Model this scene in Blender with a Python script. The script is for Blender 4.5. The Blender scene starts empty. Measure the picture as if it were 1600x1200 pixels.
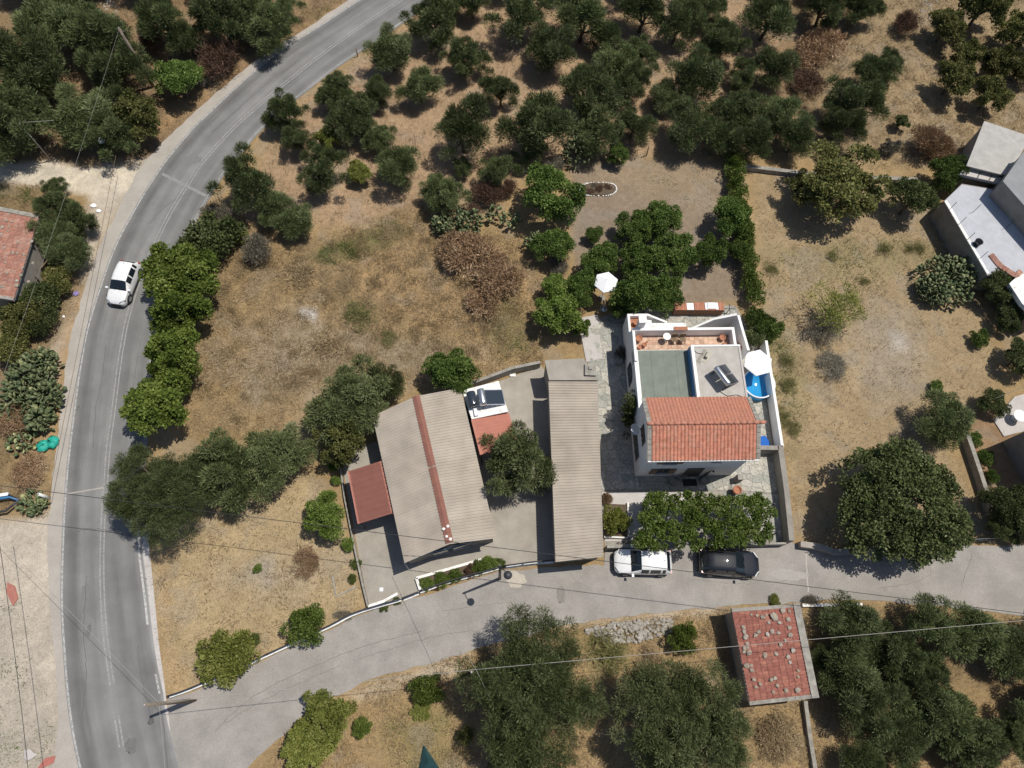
import bpy, math, random
import numpy as np
from mathutils import Vector, Matrix, Euler

# ------------------------------------------------------------------ camera, sky, sun, exposure
scene = bpy.context.scene
CAM_H, TILT, ROLL, FPX = 50.0, math.radians(22.1), math.radians(2.5), 1109.0
cam_d = bpy.data.cameras.new('camera'); cam = bpy.data.objects.new('camera', cam_d)
scene.collection.objects.link(cam)
cam_d.sensor_width = 36.0; cam_d.lens = FPX / 1600 * 36.0
cam_d.clip_start = 0.5; cam_d.clip_end = 9000
CM = Matrix.Rotation(TILT, 4, 'X') @ Matrix.Rotation(ROLL, 4, 'Z')
cam.matrix_world = Matrix.Translation((0, 0, CAM_H)) @ CM
scene.camera = cam

SUN_EL, SUN_AZ = math.radians(68), math.radians(24)          # azimuth counted from +X towards +Y
world = bpy.data.worlds.new('World'); scene.world = world; world.use_nodes = True
wn = world.node_tree.nodes; wl = world.node_tree.links
bg = wn['Background']; sky = wn.new('ShaderNodeTexSky'); sky.sky_type = 'NISHITA'; sky.sun_disc = False
sky.sun_elevation = SUN_EL; sky.sun_rotation = math.pi / 2 - SUN_AZ
wl.new(sky.outputs[0], bg.inputs[0]); bg.inputs[1].default_value = 0.085
sun_d = bpy.data.lights.new('sun', 'SUN'); sun_d.energy = 4.3; sun_d.angle = math.radians(0.53); sun_d.color = (1.0, 0.95, 0.86)
sun = bpy.data.objects.new('sun', sun_d); scene.collection.objects.link(sun); sun.location = (40, 20, 80)
sv = Vector((math.cos(SUN_EL) * math.cos(SUN_AZ), math.cos(SUN_EL) * math.sin(SUN_AZ), math.sin(SUN_EL)))
sun.rotation_euler = (-sv).to_track_quat('-Z', 'Y').to_euler()
vs = scene.view_settings
vs.view_transform = 'Standard'; vs.look = 'None'; vs.exposure = 0.0; vs.gamma = 1.0; vs.use_curve_mapping = False

# ------------------------------------------------------------------ helpers
C = scene.collection
rnd = random.Random(7)
MR = np.array(CM.to_3x3())
def W(x, y, z=0.0):                      # plan survey: a point of the photograph at height z -> metres on the plan
    d = MR @ np.array([x - 800.0, 600.0 - y, -FPX]); t = (z - CAM_H) / d[2]
    return np.array([d[0] * t, d[1] * t])
def W3(x, y, z=0.0):
    p = W(x, y, z); return (float(p[0]), float(p[1]), z)
def ppm(x, y):                            # photograph pixels per metre there
    a = W(x, y); b = W(x + 10, y); return 10.0 / float(np.hypot(*(b - a)))
def poly(pts, z=0.0):
    return [tuple(W(x, y, z)) for x, y in pts]

def tag(o, label=None, cat=None, group=None, kind=None):
    if label: o['label'] = label
    if cat: o['category'] = cat
    if group: o['group'] = group
    if kind: o['kind'] = kind
    return o
def empty(name, loc, rz=0.0):
    o = bpy.data.objects.new(name, None); C.objects.link(o); o.location = loc; o.rotation_euler = (0, 0, rz)
    o.empty_display_size = 0.3
    return o
def link(name, me, mat=None, parent=None, loc=(0, 0, 0), rot=(0, 0, 0), scale=(1, 1, 1)):
    o = bpy.data.objects.new(name, me); C.objects.link(o)
    o.location = loc; o.rotation_euler = rot; o.scale = scale
    if mat is not None and len(me.materials) == 0: me.materials.append(mat)
    if parent is not None: o.parent = parent
    return o

class MB:                                # collects shapes, builds ONE mesh object
    def __init__(s): s.v = []; s.f = []; s.sm = []
    def add(s, vs_, fs, smooth=False):
        b = len(s.v); s.v += [tuple(map(float, p)) for p in vs_]
        for f in fs: s.f.append(tuple(i + b for i in f)); s.sm.append(smooth)
        return s
    def box(s, c, d, rz=0.0, M=None):
        x, y, z = d[0] / 2, d[1] / 2, d[2] / 2
        vs_ = [(-x, -y, -z), (x, -y, -z), (x, y, -z), (-x, y, -z), (-x, -y, z), (x, -y, z), (x, y, z), (-x, y, z)]
        if M is not None: vs_ = [M @ Vector(p) for p in vs_]
        elif rz: cs, sn = math.cos(rz), math.sin(rz); vs_ = [(p[0] * cs - p[1] * sn, p[0] * sn + p[1] * cs, p[2]) for p in vs_]
        vs_ = [(p[0] + c[0], p[1] + c[1], p[2] + c[2]) for p in vs_]
        return s.add(vs_, [(0, 3, 2, 1), (4, 5, 6, 7), (0, 1, 5, 4), (1, 2, 6, 5), (2, 3, 7, 6), (3, 0, 4, 7)])
    def prism(s, pts, z0, z1):           # counter-clockwise outline; z0, z1 numbers or lists
        n = len(pts)
        a = sum(pts[i][0] * pts[(i + 1) % n][1] - pts[(i + 1) % n][0] * pts[i][1] for i in range(n))
        zb = [z0] * n if not isinstance(z0, (list, tuple)) else list(z0)
        zt = [z1] * n if not isinstance(z1, (list, tuple)) else list(z1)
        P = list(pts)
        if a < 0: P = P[::-1]; zb = zb[::-1]; zt = zt[::-1]
        vs_ = [(P[i][0], P[i][1], zb[i]) for i in range(n)] + [(P[i][0], P[i][1], zt[i]) for i in range(n)]
        fs = [tuple(range(n - 1, -1, -1)), tuple(range(n, 2 * n))] + [(i, (i + 1) % n, n + (i + 1) % n, n + i) for i in range(n)]
        return s.add(vs_, fs)
    def sheet(s, pts, z):
        n = len(pts); a = sum(pts[i][0] * pts[(i + 1) % n][1] - pts[(i + 1) % n][0] * pts[i][1] for i in range(n))
        P = list(pts) if a > 0 else list(pts)[::-1]
        return s.add([(p[0], p[1], z) for p in P], [tuple(range(n))])
    def tube(s, pts, r, n=8, cap=True):
        pts = [Vector(p) for p in pts]; m = len(pts)
        rr = r if isinstance(r, (list, tuple)) else [r] * m
        vs_ = []; up = None
        for i, p in enumerate(pts):
            t = (pts[min(i + 1, m - 1)] - pts[max(i - 1, 0)]).normalized()
            if up is None: up = Vector((0, 0, 1)) if abs(t.z) < .9 else Vector((1, 0, 0))
            a = t.cross(up).normalized(); b = a.cross(t).normalized(); up = b
            for k in range(n):
                w = 2 * math.pi * k / n; vs_.append(p + (a * math.cos(w) + b * math.sin(w)) * rr[i])
        fs = [(i * n + k, i * n + (k + 1) % n, (i + 1) * n + (k + 1) % n, (i + 1) * n + k) for i in range(m - 1) for k in range(n)]
        s.add(vs_, fs, True)
        if cap:
            b = len(s.v) - len(vs_)
            s.f.append(tuple(b + k for k in range(n))[::-1]); s.sm.append(False)
            s.f.append(tuple(b + (m - 1) * n + k for k in range(n))); s.sm.append(False)
        return s
    def lathe(s, prof, c=(0, 0, 0), n=16, smooth=True, cap=True):   # profile of (r, z)
        m = len(prof); vs_ = []
        for r, z in prof:
            for k in range(n): w = 2 * math.pi * k / n; vs_.append((c[0] + r * math.cos(w), c[1] + r * math.sin(w), c[2] + z))
        fs = [(i * n + k, i * n + (k + 1) % n, (i + 1) * n + (k + 1) % n, (i + 1) * n + k) for i in range(m - 1) for k in range(n)]
        s.add(vs_, fs, smooth); b = len(s.v) - len(vs_)
        if cap and prof[0][0] > 1e-4: s.f.append(tuple(b + k for k in range(n))[::-1]); s.sm.append(False)
        if cap and prof[-1][0] > 1e-4: s.f.append(tuple(b + (m - 1) * n + k for k in range(n))); s.sm.append(False)
        return s
    def rock(s, c, r, rg, flat=.6, n=2):
        # uneven stone: twisted octahedron-like ring solid
        k = 6; vs_ = [(c[0], c[1], c[2] - r * flat * .6)]
        for lev, rr in ((-.25, .9), (.35, .8)):
            for i in range(k):
                w = 2 * math.pi * (i + .5 * (lev > 0)) / k + rg.uniform(-.25, .25); q = r * rr * rg.uniform(.7, 1.15)
                vs_.append((c[0] + q * math.cos(w), c[1] + q * math.sin(w) * .85, c[2] + r * flat * (lev + rg.uniform(-.12, .12))))
        vs_.append((c[0] + rg.uniform(-.2, .2) * r, c[1] + rg.uniform(-.2, .2) * r, c[2] + r * flat * .75))
        fs = [(0, 1 + (i + 1) % k, 1 + i) for i in range(k)] + [(1 + i, 1 + (i + 1) % k, 7 + i) for i in range(k)] + \
             [(1 + (i + 1) % k, 7 + (i + 1) % k, 7 + i) for i in range(k)] + [(7 + i, 7 + (i + 1) % k, 13) for i in range(k)]
        return s.add(vs_, fs)
    def mesh(s, name):
        me = bpy.data.meshes.new(name); me.from_pydata(s.v, [], s.f); me.polygons.foreach_set('use_smooth', s.sm); me.update()
        return me
    def build(s, name, mat, parent=None, **k):
        return link(name, s.mesh(name), mat, parent, **k)

def np_mesh(name, V, F, attrs=None, smooth=False):
    V = np.asarray(V, np.float32); F = np.asarray(F, np.int32); k = F.shape[1]
    me = bpy.data.meshes.new(name)
    me.vertices.add(len(V)); me.vertices.foreach_set('co', V.ravel())
    me.loops.add(F.size); me.loops.foreach_set('vertex_index', F.ravel())
    me.polygons.add(len(F)); me.polygons.foreach_set('loop_start', np.arange(0, F.size, k, dtype=np.int32))
    me.polygons.foreach_set('loop_total', np.full(len(F), k, np.int32))
    if smooth: me.polygons.foreach_set('use_smooth', np.ones(len(F), bool))
    me.update(calc_edges=True)
    for nm, arr in (attrs or {}).items():
        arr = np.asarray(arr, np.float32)
        if arr.ndim == 1:
            a = me.attributes.new(nm, 'FLOAT', 'POINT'); a.data.foreach_set('value', arr)
        else:
            a = me.attributes.new(nm, 'FLOAT_COLOR', 'POINT')
            a.data.foreach_set('color', np.concatenate([arr, np.ones((len(arr), 1), np.float32)], 1).ravel())
    return me

def copy_tree(o, parent=None):
    c = o.copy(); C.objects.link(c); c.parent = parent
    for ch in list(o.children): copy_tree(ch, c)
    return c

# ------------------------------------------------------------------ value noise and region masks (numpy)
_lat = np.random.RandomState(3).rand(256, 256).astype(np.float32)
def vnoise(x, y, sc, seed=0):
    x = x * sc + seed * 17.31 + 1000; y = y * sc + seed * 9.77 + 1000
    xi = np.floor(x).astype(int); yi = np.floor(y).astype(int); fx = x - xi; fy = y - yi
    fx = fx * fx * (3 - 2 * fx); fy = fy * fy * (3 - 2 * fy)
    g = lambda a, b: _lat[a % 256, b % 256]
    return (g(xi, yi) * (1 - fx) + g(xi + 1, yi) * fx) * (1 - fy) + (g(xi, yi + 1) * (1 - fx) + g(xi + 1, yi + 1) * fx) * fy
def fbm(x, y, sc, seed=0, o=4):
    t = 0; a = .5; n = 0
    for i in range(o): t = t + a * vnoise(x, y, sc * 2 ** i, seed + i); n += a; a *= .55
    return t / n
def sdist(P, x, y):                      # signed distance to a polygon, negative inside
    P = np.asarray(P, float); d = np.full(x.shape, 1e9); ins = np.zeros(x.shape, bool); n = len(P)
    for i in range(n):
        ax, ay = P[i]; bx, by = P[(i + 1) % n]; ex, ey = bx - ax, by - ay; L = ex * ex + ey * ey + 1e-12
        t = np.clip(((x - ax) * ex + (y - ay) * ey) / L, 0, 1)
        d = np.minimum(d, (x - ax - t * ex) ** 2 + (y - ay - t * ey) ** 2)
        c = ((ay > y) != (by > y))
        if ay != by: ins ^= c & (x < (bx - ax) * (y - ay) / (by - ay) + ax)
    d = np.sqrt(d); return np.where(ins, -d, d)
def mask(P, x, y, soft=.5, wob=.6, sc=.8, seed=0):
    d = sdist(P, x, y) + (fbm(x, y, sc, seed, 3) - .5) * 2 * wob
    return np.clip(.5 - d / (2 * soft), 0, 1)
def catmull(pts, n, closed=False):
    P = np.asarray(pts, float); P = np.vstack([2 * P[0] - P[1], P, 2 * P[-1] - P[-2]]); out = []
    for i in range(1, len(P) - 2):
        for t in np.linspace(0, 1, 12, endpoint=False):
            a, b, c, d = P[i - 1], P[i], P[i + 1], P[i + 2]
            out.append(.5 * ((2 * b) + (-a + c) * t + (2 * a - 5 * b + 4 * c - d) * t * t + (-a + 3 * b - 3 * c + d) * t ** 3))
    out.append(P[-2]); Q = np.array(out)
    s_ = np.concatenate([[0], np.cumsum(np.hypot(*np.diff(Q, axis=0).T))])
    u = np.linspace(0, s_[-1], n)
    return np.stack([np.interp(u, s_, Q[:, k]) for k in range(Q.shape[1])], 1)

# ------------------------------------------------------------------ materials
def _m(name):
    m = bpy.data.materials.new(name); m.use_nodes = True; nt = m.node_tree
    return m, nt.nodes, nt.links, nt.nodes['Principled BSDF']
def N(ns, t, **k):
    n = ns.new(t)
    for a, b in k.items(): setattr(n, a, b)
    return n
def ramp(ns, stops):
    r = ns.new('ShaderNodeValToRGB'); e = r.color_ramp.elements
    while len(e) < len(stops): e.new(.5)
    for i, (p, c) in enumerate(stops): e[i].position = p; e[i].color = (*c, 1)
    return r
def surf(name, col, col2=None, sc=2.0, rough=.85, bump=.15, bsc=40, spec=.3, metal=0.0, fine=.18, lo=.35, hi=.7, bdist=.02):
    """weathered surface: two tones in blotches, fine grain, fine relief (object coordinates)"""
    m, ns, ls, b = _m(name); col2 = col2 or tuple(c * .75 for c in col)
    tc = N(ns, 'ShaderNodeTexCoord')
    n1 = N(ns, 'ShaderNodeTexNoise'); n1.inputs['Scale'].default_value = sc; n1.inputs['Detail'].default_value = 6; n1.inputs['Roughness'].default_value = .65
    ls.new(tc.outputs['Object'], n1.inputs['Vector'])
    r = ramp(ns, [(lo, col2), (hi, col)]); ls.new(n1.outputs[0], r.inputs[0])
    n2 = N(ns, 'ShaderNodeTexNoise'); n2.inputs['Scale'].default_value = bsc; n2.inputs['Detail'].default_value = 4
    ls.new(tc.outputs['Object'], n2.inputs['Vector'])
    mp = N(ns, 'ShaderNodeMapRange'); mp.inputs[1].default_value = .3; mp.inputs[2].default_value = .7; mp.inputs[3].default_value = 1 - fine; mp.inputs[4].default_value = 1 + fine
    ls.new(n2.outputs[0], mp.inputs[0])
    mx = N(ns, 'ShaderNodeVectorMath', operation='SCALE'); ls.new(r.outputs[0], mx.inputs[0]); ls.new(mp.outputs[0], mx.inputs['Scale'])
    ls.new(mx.outputs[0], b.inputs['Base Color'])
    b.inputs['Roughness'].default_value = rough; b.inputs['Specular IOR Level'].default_value = spec; b.inputs['Metallic'].default_value = metal
    if bump:
        bp = N(ns, 'ShaderNodeBump'); bp.inputs['Strength'].default_value = bump; bp.inputs['Distance'].default_value = bdist
        ls.new(n2.outputs[0], bp.inputs['Height']); ls.new(bp.outputs[0], b.inputs['Normal'])
    return m
def piece(name, cols, rough=.8, sc=6, spec=.3, lo=.72, hi=1.2):
    """alike pieces (tiles, stones): each object takes its own shade"""
    m, ns, ls, b = _m(name)
    oi = N(ns, 'ShaderNodeObjectInfo'); k = len(cols)
    r = ramp(ns, [(i / max(1, k - 1), c) for i, c in enumerate(cols)]); ls.new(oi.outputs['Random'], r.inputs[0])
    tc = N(ns, 'ShaderNodeTexCoord'); n1 = N(ns, 'ShaderNodeTexNoise'); n1.inputs['Scale'].default_value = sc; n1.inputs['Detail'].default_value = 5
    va = N(ns, 'ShaderNodeVectorMath', operation='ADD'); ls.new(tc.outputs['Object'], va.inputs[0]); ls.new(oi.outputs['Location'], va.inputs[1])
    ls.new(va.outputs[0], n1.inputs['Vector'])
    mp = N(ns, 'ShaderNodeMapRange'); mp.inputs[1].default_value = .3; mp.inputs[2].default_value = .7; mp.inputs[3].default_value = lo; mp.inputs[4].default_value = hi
    ls.new(n1.outputs[0], mp.inputs[0])
    mx = N(ns, 'ShaderNodeVectorMath', operation='SCALE'); ls.new(r.outputs[0], mx.inputs[0]); ls.new(mp.outputs[0], mx.inputs['Scale'])
    ls.new(mx.outputs[0], b.inputs['Base Color']); b.inputs['Roughness'].default_value = rough; b.inputs['Specular IOR Level'].default_value = spec
    bp = N(ns, 'ShaderNodeBump'); bp.inputs['Strength'].default_value = .2; bp.inputs['Distance'].default_value = .01
    ls.new(n1.outputs[0], bp.inputs['Height']); ls.new(bp.outputs[0], b.inputs['Normal'])
    return m
def plain(name, col, rough=.5, metal=0.0, spec=.5, coat=0.0):
    m, ns, ls, b = _m(name)
    tc = N(ns, 'ShaderNodeTexCoord'); n1 = N(ns, 'ShaderNodeTexNoise'); n1.inputs['Scale'].default_value = 5; n1.inputs['Detail'].default_value = 4
    ls.new(tc.outputs['Object'], n1.inputs['Vector'])
    r = ramp(ns, [(.3, tuple(c * .88 for c in col)), (.7, col)]); ls.new(n1.outputs[0], r.inputs[0]); ls.new(r.outputs[0], b.inputs['Base Color'])
    b.inputs['Roughness'].default_value = rough; b.inputs['Metallic'].default_value = metal; b.inputs['Specular IOR Level'].default_value = spec
    if coat: b.inputs['Coat Weight'].default_value = coat; b.inputs['Coat Roughness'].default_value = .05
    return m
def leafmat(name, cols, trans=.16, var=.25, spec=.15, rough=.55):
    """foliage: tint of each leaf (attribute), shade of each plant (object), thin leaves let some light through"""
    m, ns, ls, b = _m(name); ns.remove(b); out = ns['Material Output']
    at = N(ns, 'ShaderNodeAttribute', attribute_name='tint'); k = len(cols)
    r = ramp(ns, [(i / (k - 1), c) for i, c in enumerate(cols)]); ls.new(at.outputs['Fac'], r.inputs[0])
    oi = N(ns, 'ShaderNodeObjectInfo'); mp = N(ns, 'ShaderNodeMapRange'); mp.inputs[3].default_value = 1 - var; mp.inputs[4].default_value = 1 + var
    ls.new(oi.outputs['Random'], mp.inputs[0])
    mx = N(ns, 'ShaderNodeVectorMath', operation='SCALE'); ls.new(r.outputs[0], mx.inputs[0]); ls.new(mp.outputs[0], mx.inputs['Scale'])
    pb = N(ns, 'ShaderNodeBsdfPrincipled'); pb.inputs['Roughness'].default_value = rough; pb.inputs['Specular IOR Level'].default_value = spec
    tr = N(ns, 'ShaderNodeBsdfTranslucent'); ms = N(ns, 'ShaderNodeMixShader'); ms.inputs[0].default_value = trans
    ls.new(mx.outputs[0], pb.inputs['Base Color']); ls.new(mx.outputs[0], tr.inputs['Color'])
    ls.new(pb.outputs[0], ms.inputs[1]); ls.new(tr.outputs[0], ms.inputs[2]); ls.new(ms.outputs[0], out.inputs['Surface'])
    return m

MAT = {}
MAT['white'] = surf('white_render', (.80, .79, .77), (.69, .675, .65), sc=1.6, bump=.05, fine=.03, lo=.3, hi=.6)
MAT['whitepaint'] = surf('white_paint', (.78, .77, .74), (.5, .48, .44), sc=3, bump=.05, fine=.06, lo=.3, hi=.5)
MAT['concrete'] = surf('concrete', (.36, .33, .285), (.27, .245, .21), sc=.8, bsc=30)
MAT['concrete_old'] = surf('old_concrete', (.36, .34, .30), (.20, .185, .16), sc=3, bsc=25, bump=.3)
MAT['pale_slab'] = surf('pale_slab', (.50, .47, .45), (.42, .39, .37), sc=1.0, bsc=40, bump=.1)
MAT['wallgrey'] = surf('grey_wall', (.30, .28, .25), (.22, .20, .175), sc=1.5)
MAT['fibre'] = piece('fibre_cement_sheet', [(.375, .33, .275), (.40, .352, .295), (.385, .337, .28), (.415, .368, .31), (.392, .346, .29)], sc=.9, rough=.9, lo=.86, hi=1.1)
MAT['redcap'] = surf('red_brown_ridge', (.26, .115, .085), (.20, .09, .07), sc=2)
MAT['redsheet'] = surf('red_tile_sheet', (.45, .19, .142), (.39, .165, .122), sc=1.5, bump=.05, fine=.05, rough=.6)
MAT['roof_tile'] = surf('terracotta_tile', (.46, .195, .128), (.39, .18, .125), sc=1.1, bsc=9, fine=.22, bump=.1)
MAT['terracotta'] = surf('terracotta_floor', (.54, .36, .255), (.44, .28, .20), sc=2.2, bsc=8, bump=.05, fine=.15)
MAT['bitumen'] = surf('green_grey_bitumen', (.205, .228, .19), (.155, .175, .15), sc=1.6, bsc=60, fine=.1)
MAT['gravelroof'] = surf('grey_roof_screed', (.46, .43, .395), (.36, .335, .305), sc=1.6, bsc=70, fine=.12)
MAT['metal'] = plain('galvanised_steel', (.62, .63, .64), .28, .9)
MAT['darkmetal'] = plain('dark_metal', (.05, .05, .055), .5, .3)
MAT['black'] = plain('black_plastic', (.018, .018, .02), .45)
MAT['rubber'] = plain('rubber', (.02, .02, .02), .85)
MAT['glass'] = plain('dark_glass', (.012, .018, .024), .06, 0, .8)
MAT['bluepaint'] = plain('blue_paint', (.06, .20, .40), .5)
MAT['wood'] = surf('weathered_wood', (.23, .16, .10), (.14, .10, .065), sc=6)
MAT['trunk'] = surf('bark', (.16, .125, .09), (.09, .07, .05), sc=8, bump=.4)
MAT['brownpole'] = surf('pole_wood', (.27, .225, .175), (.18, .145, .11), sc=5)
MAT['cable'] = plain('black_cable', (.03, .03, .03), .6)
MAT['palecable'] = plain('pale_cable', (.34, .32, .29), .6)
MAT['stone'] = piece('loose_stone', [(.25, .215, .175), (.34, .305, .255), (.29, .235, .18), (.38, .35, .305)], sc=9)
MAT['paver'] = piece('flagstone', [(.31, .305, .265), (.38, .365, .315), (.45, .425, .37), (.35, .345, .31), (.28, .285, .255)], sc=5)
MAT['hut_tile'] = piece('clay_tile', [(.27, .100, .076), (.29, .113, .088), (.28, .104, .08), (.36, .155, .108), (.26, .105, .086)], sc=5)
MAT['ruin_tile'] = piece('old_clay_tile', [(.32, .150, .11), (.37, .180, .13), (.28, .135, .10), (.41, .235, .175), (.31, .17, .135)], sc=6)
MAT['house_tile'] = piece('house_tile', [(.44, .175, .118), (.48, .20, .13), (.43, .18, .122), (.44, .22, .155), (.47, .19, .122)], sc=4)
MAT['clay'] = surf('clay_pot', (.42, .19, .11), (.32, .14, .085), sc=6, bump=.05)
MAT['fabric'] = surf('white_fabric', (.82, .82, .82), (.76, .76, .77), sc=2, bump=.03, fine=.02)
MAT['soil'] = surf('dark_soil', (.13, .095, .065), (.08, .06, .04), sc=6, bump=.5)
MAT['rock'] = surf('rubble_rock', (.42, .39, .345), (.25, .225, .19), sc=2.6, bump=.4)
MAT['water'] = plain('pool_liner', (.03, .30, .62), .12, 0, .5)
MAT['bluepool'] = plain('pool_wall', (.05, .22, .52), .4)
MAT['teal'] = surf('teal_plastic', (.03, .42, .32), (.02, .30, .24), sc=9, rough=.35, bump=.6, bsc=14, bdist=.05)
MAT['solar'] = plain('solar_panel', (.035, .045, .06), .12, .1, .7)
MAT['olive'] = leafmat('olive_leaf', [(.050, .066, .025), (.094, .122, .046), (.140, .170, .070), (.215, .240, .122)])
MAT['olivegrey'] = leafmat('grey_olive_leaf', [(.058, .074, .028), (.108, .132, .052), (.162, .186, .082), (.240, .255, .138)])
MAT['carob'] = leafmat('carob_leaf', [(.034, .046, .016), (.068, .088, .030), (.106, .128, .048), (.165, .182, .085)])
MAT['citrus'] = leafmat('citrus_leaf', [(.038, .062, .014), (.076, .122, .026), (.122, .180, .042), (.205, .258, .078)])
MAT['broad'] = leafmat('walnut_leaf', [(.056, .084, .016), (.112, .160, .030), (.178, .232, .050), (.280, .322, .095)], trans=.35)
MAT['yellowgreen'] = leafmat('yellow_green_leaf', [(.085, .100, .024), (.165, .190, .040), (.245, .265, .066), (.345, .340, .120)], trans=.3)
MAT['walnutdry'] = leafmat('tired_leaf', [(.062, .070, .022), (.120, .130, .040), (.180, .182, .062), (.260, .235, .100)], trans=.3)
MAT['vine'] = leafmat('vine_leaf', [(.058, .092, .016), (.118, .178, .032), (.192, .258, .060), (.330, .385, .150)], trans=.3)
MAT['dry'] = leafmat('dry_twig', [(.15, .09, .052), (.26, .165, .095), (.37, .25, .15), (.50, .37, .25)], trans=.1)
MAT['reddry'] = leafmat('red_brown_twig', [(.075, .045, .033), (.125, .075, .053), (.175, .108, .075), (.24, .165, .115)], trans=.1)
MAT['greybush'] = leafmat('grey_bush', [(.10, .092, .068), (.165, .15, .112), (.235, .21, .16), (.32, .29, .23)], trans=.1)
MAT['cactus'] = leafmat('prickly_pear_pad', [(.055, .080, .036), (.10, .135, .060), (.17, .20, .095), (.36, .37, .18)], trans=.0, spec=.3)
MAT['drygrass'] = leafmat('dry_grass_blade', [(.18, .128, .070), (.27, .198, .110), (.36, .272, .160), (.48, .38, .24)], trans=.2, var=0)
MAT['weed'] = leafmat('weed_blade', [(.10, .105, .04), (.165, .165, .062), (.235, .22, .09), (.32, .285, .14)], trans=.25, var=.1)
MAT['greengrass'] = leafmat('green_grass_blade', [(.05, .07, .02), (.09, .12, .03), (.14, .17, .05), (.20, .22, .08)], trans=.25, var=0)
# ------------------------------------------------------------------ the setting: ground, roads
ROAD_L = [(160,1330),(140,1260),(126,1200),(115,1147),(106,1080),(101,1013),(98,967),(97,917),(99,850),(101,800),(106,735),(112,680),(119,625),(126,575),(136,520),(147.5,480),(160,442),(172,407),(187,372),(207,335),(225,304),(252,262),(277,230),(305,198),(332,172),(365,141),(400,110),(450,72),(500,41),(550,8),(640,-50),(720,-100),(830,-160)]
ROAD_R = [(318,1330),(292,1250),(277,1200),(268,1165),(256,1117),(252,1083),(243,1040),(235,987),(230,940),(224,893),(220,850),(222,770),(228,695),(230,640),(237,565),(248,510),(263,450),(282,395),(305,345),(328,305),(345,278),(362,257),(382,232),(407,203),(440,173),(472,147),(512,115),(540,95),(595,59),(649,21),(690,-8),(760,-52),(830,-100),(940,-160)]
ROAD_C = [(238,1330),(214,1260),(196,1195),(184,1130),(176,1073),(165.5,1000),(160.5,933),(159.5,867),(162,800),(165,760),(169.5,700),(175,660),(182,605),(188,560),(199,500),(217,440),(243,380),(268,330),(300,278),(315,255),(362,203),(412,158),(462,117),(512,78),(562,43),(622,3),(665,-26),(740,-76),(880,-160)]
nR = 160
cL = catmull([W(*p) for p in ROAD_L], nR); cR = catmull([W(*p) for p in ROAD_R], nR); cC = catmull([W(*p) for p in ROAD_C], nR)
def side_offset(c, d):
    t = np.gradient(c, axis=0); t /= np.hypot(t[:, 0], t[:, 1])[:, None]
    return c + np.stack([-t[:, 1], t[:, 0]], 1) * d          # d > 0 lies to the left of the direction of travel
def strip_mesh(name, a, b, z, cols=6):
    n = len(a); V = []; ac = []; al = []
    L = np.concatenate([[0], np.cumsum(np.hypot(*np.diff((a + b) / 2, axis=0).T))])
    for j in range(cols + 1):
        t = j / cols; p = a * (1 - t) + b * t
        V.append(np.column_stack([p, np.full(n, z)])); ac += [t] * n; al += list(L)
    V = np.vstack(V); F = [(j * n + i, (j + 1) * n + i, (j + 1) * n + i + 1, j * n + i + 1) for j in range(cols) for i in range(n - 1)]
    return np_mesh(name, V, F, {'across': np.array(ac), 'along': np.array(al)})
def line_strip(c, w, z, i0=0, i1=None, rg=None):
    c = c[i0:i1]; return strip_mesh('line', side_offset(c, w / 2), side_offset(c, -w / 2), z, 1)

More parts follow.
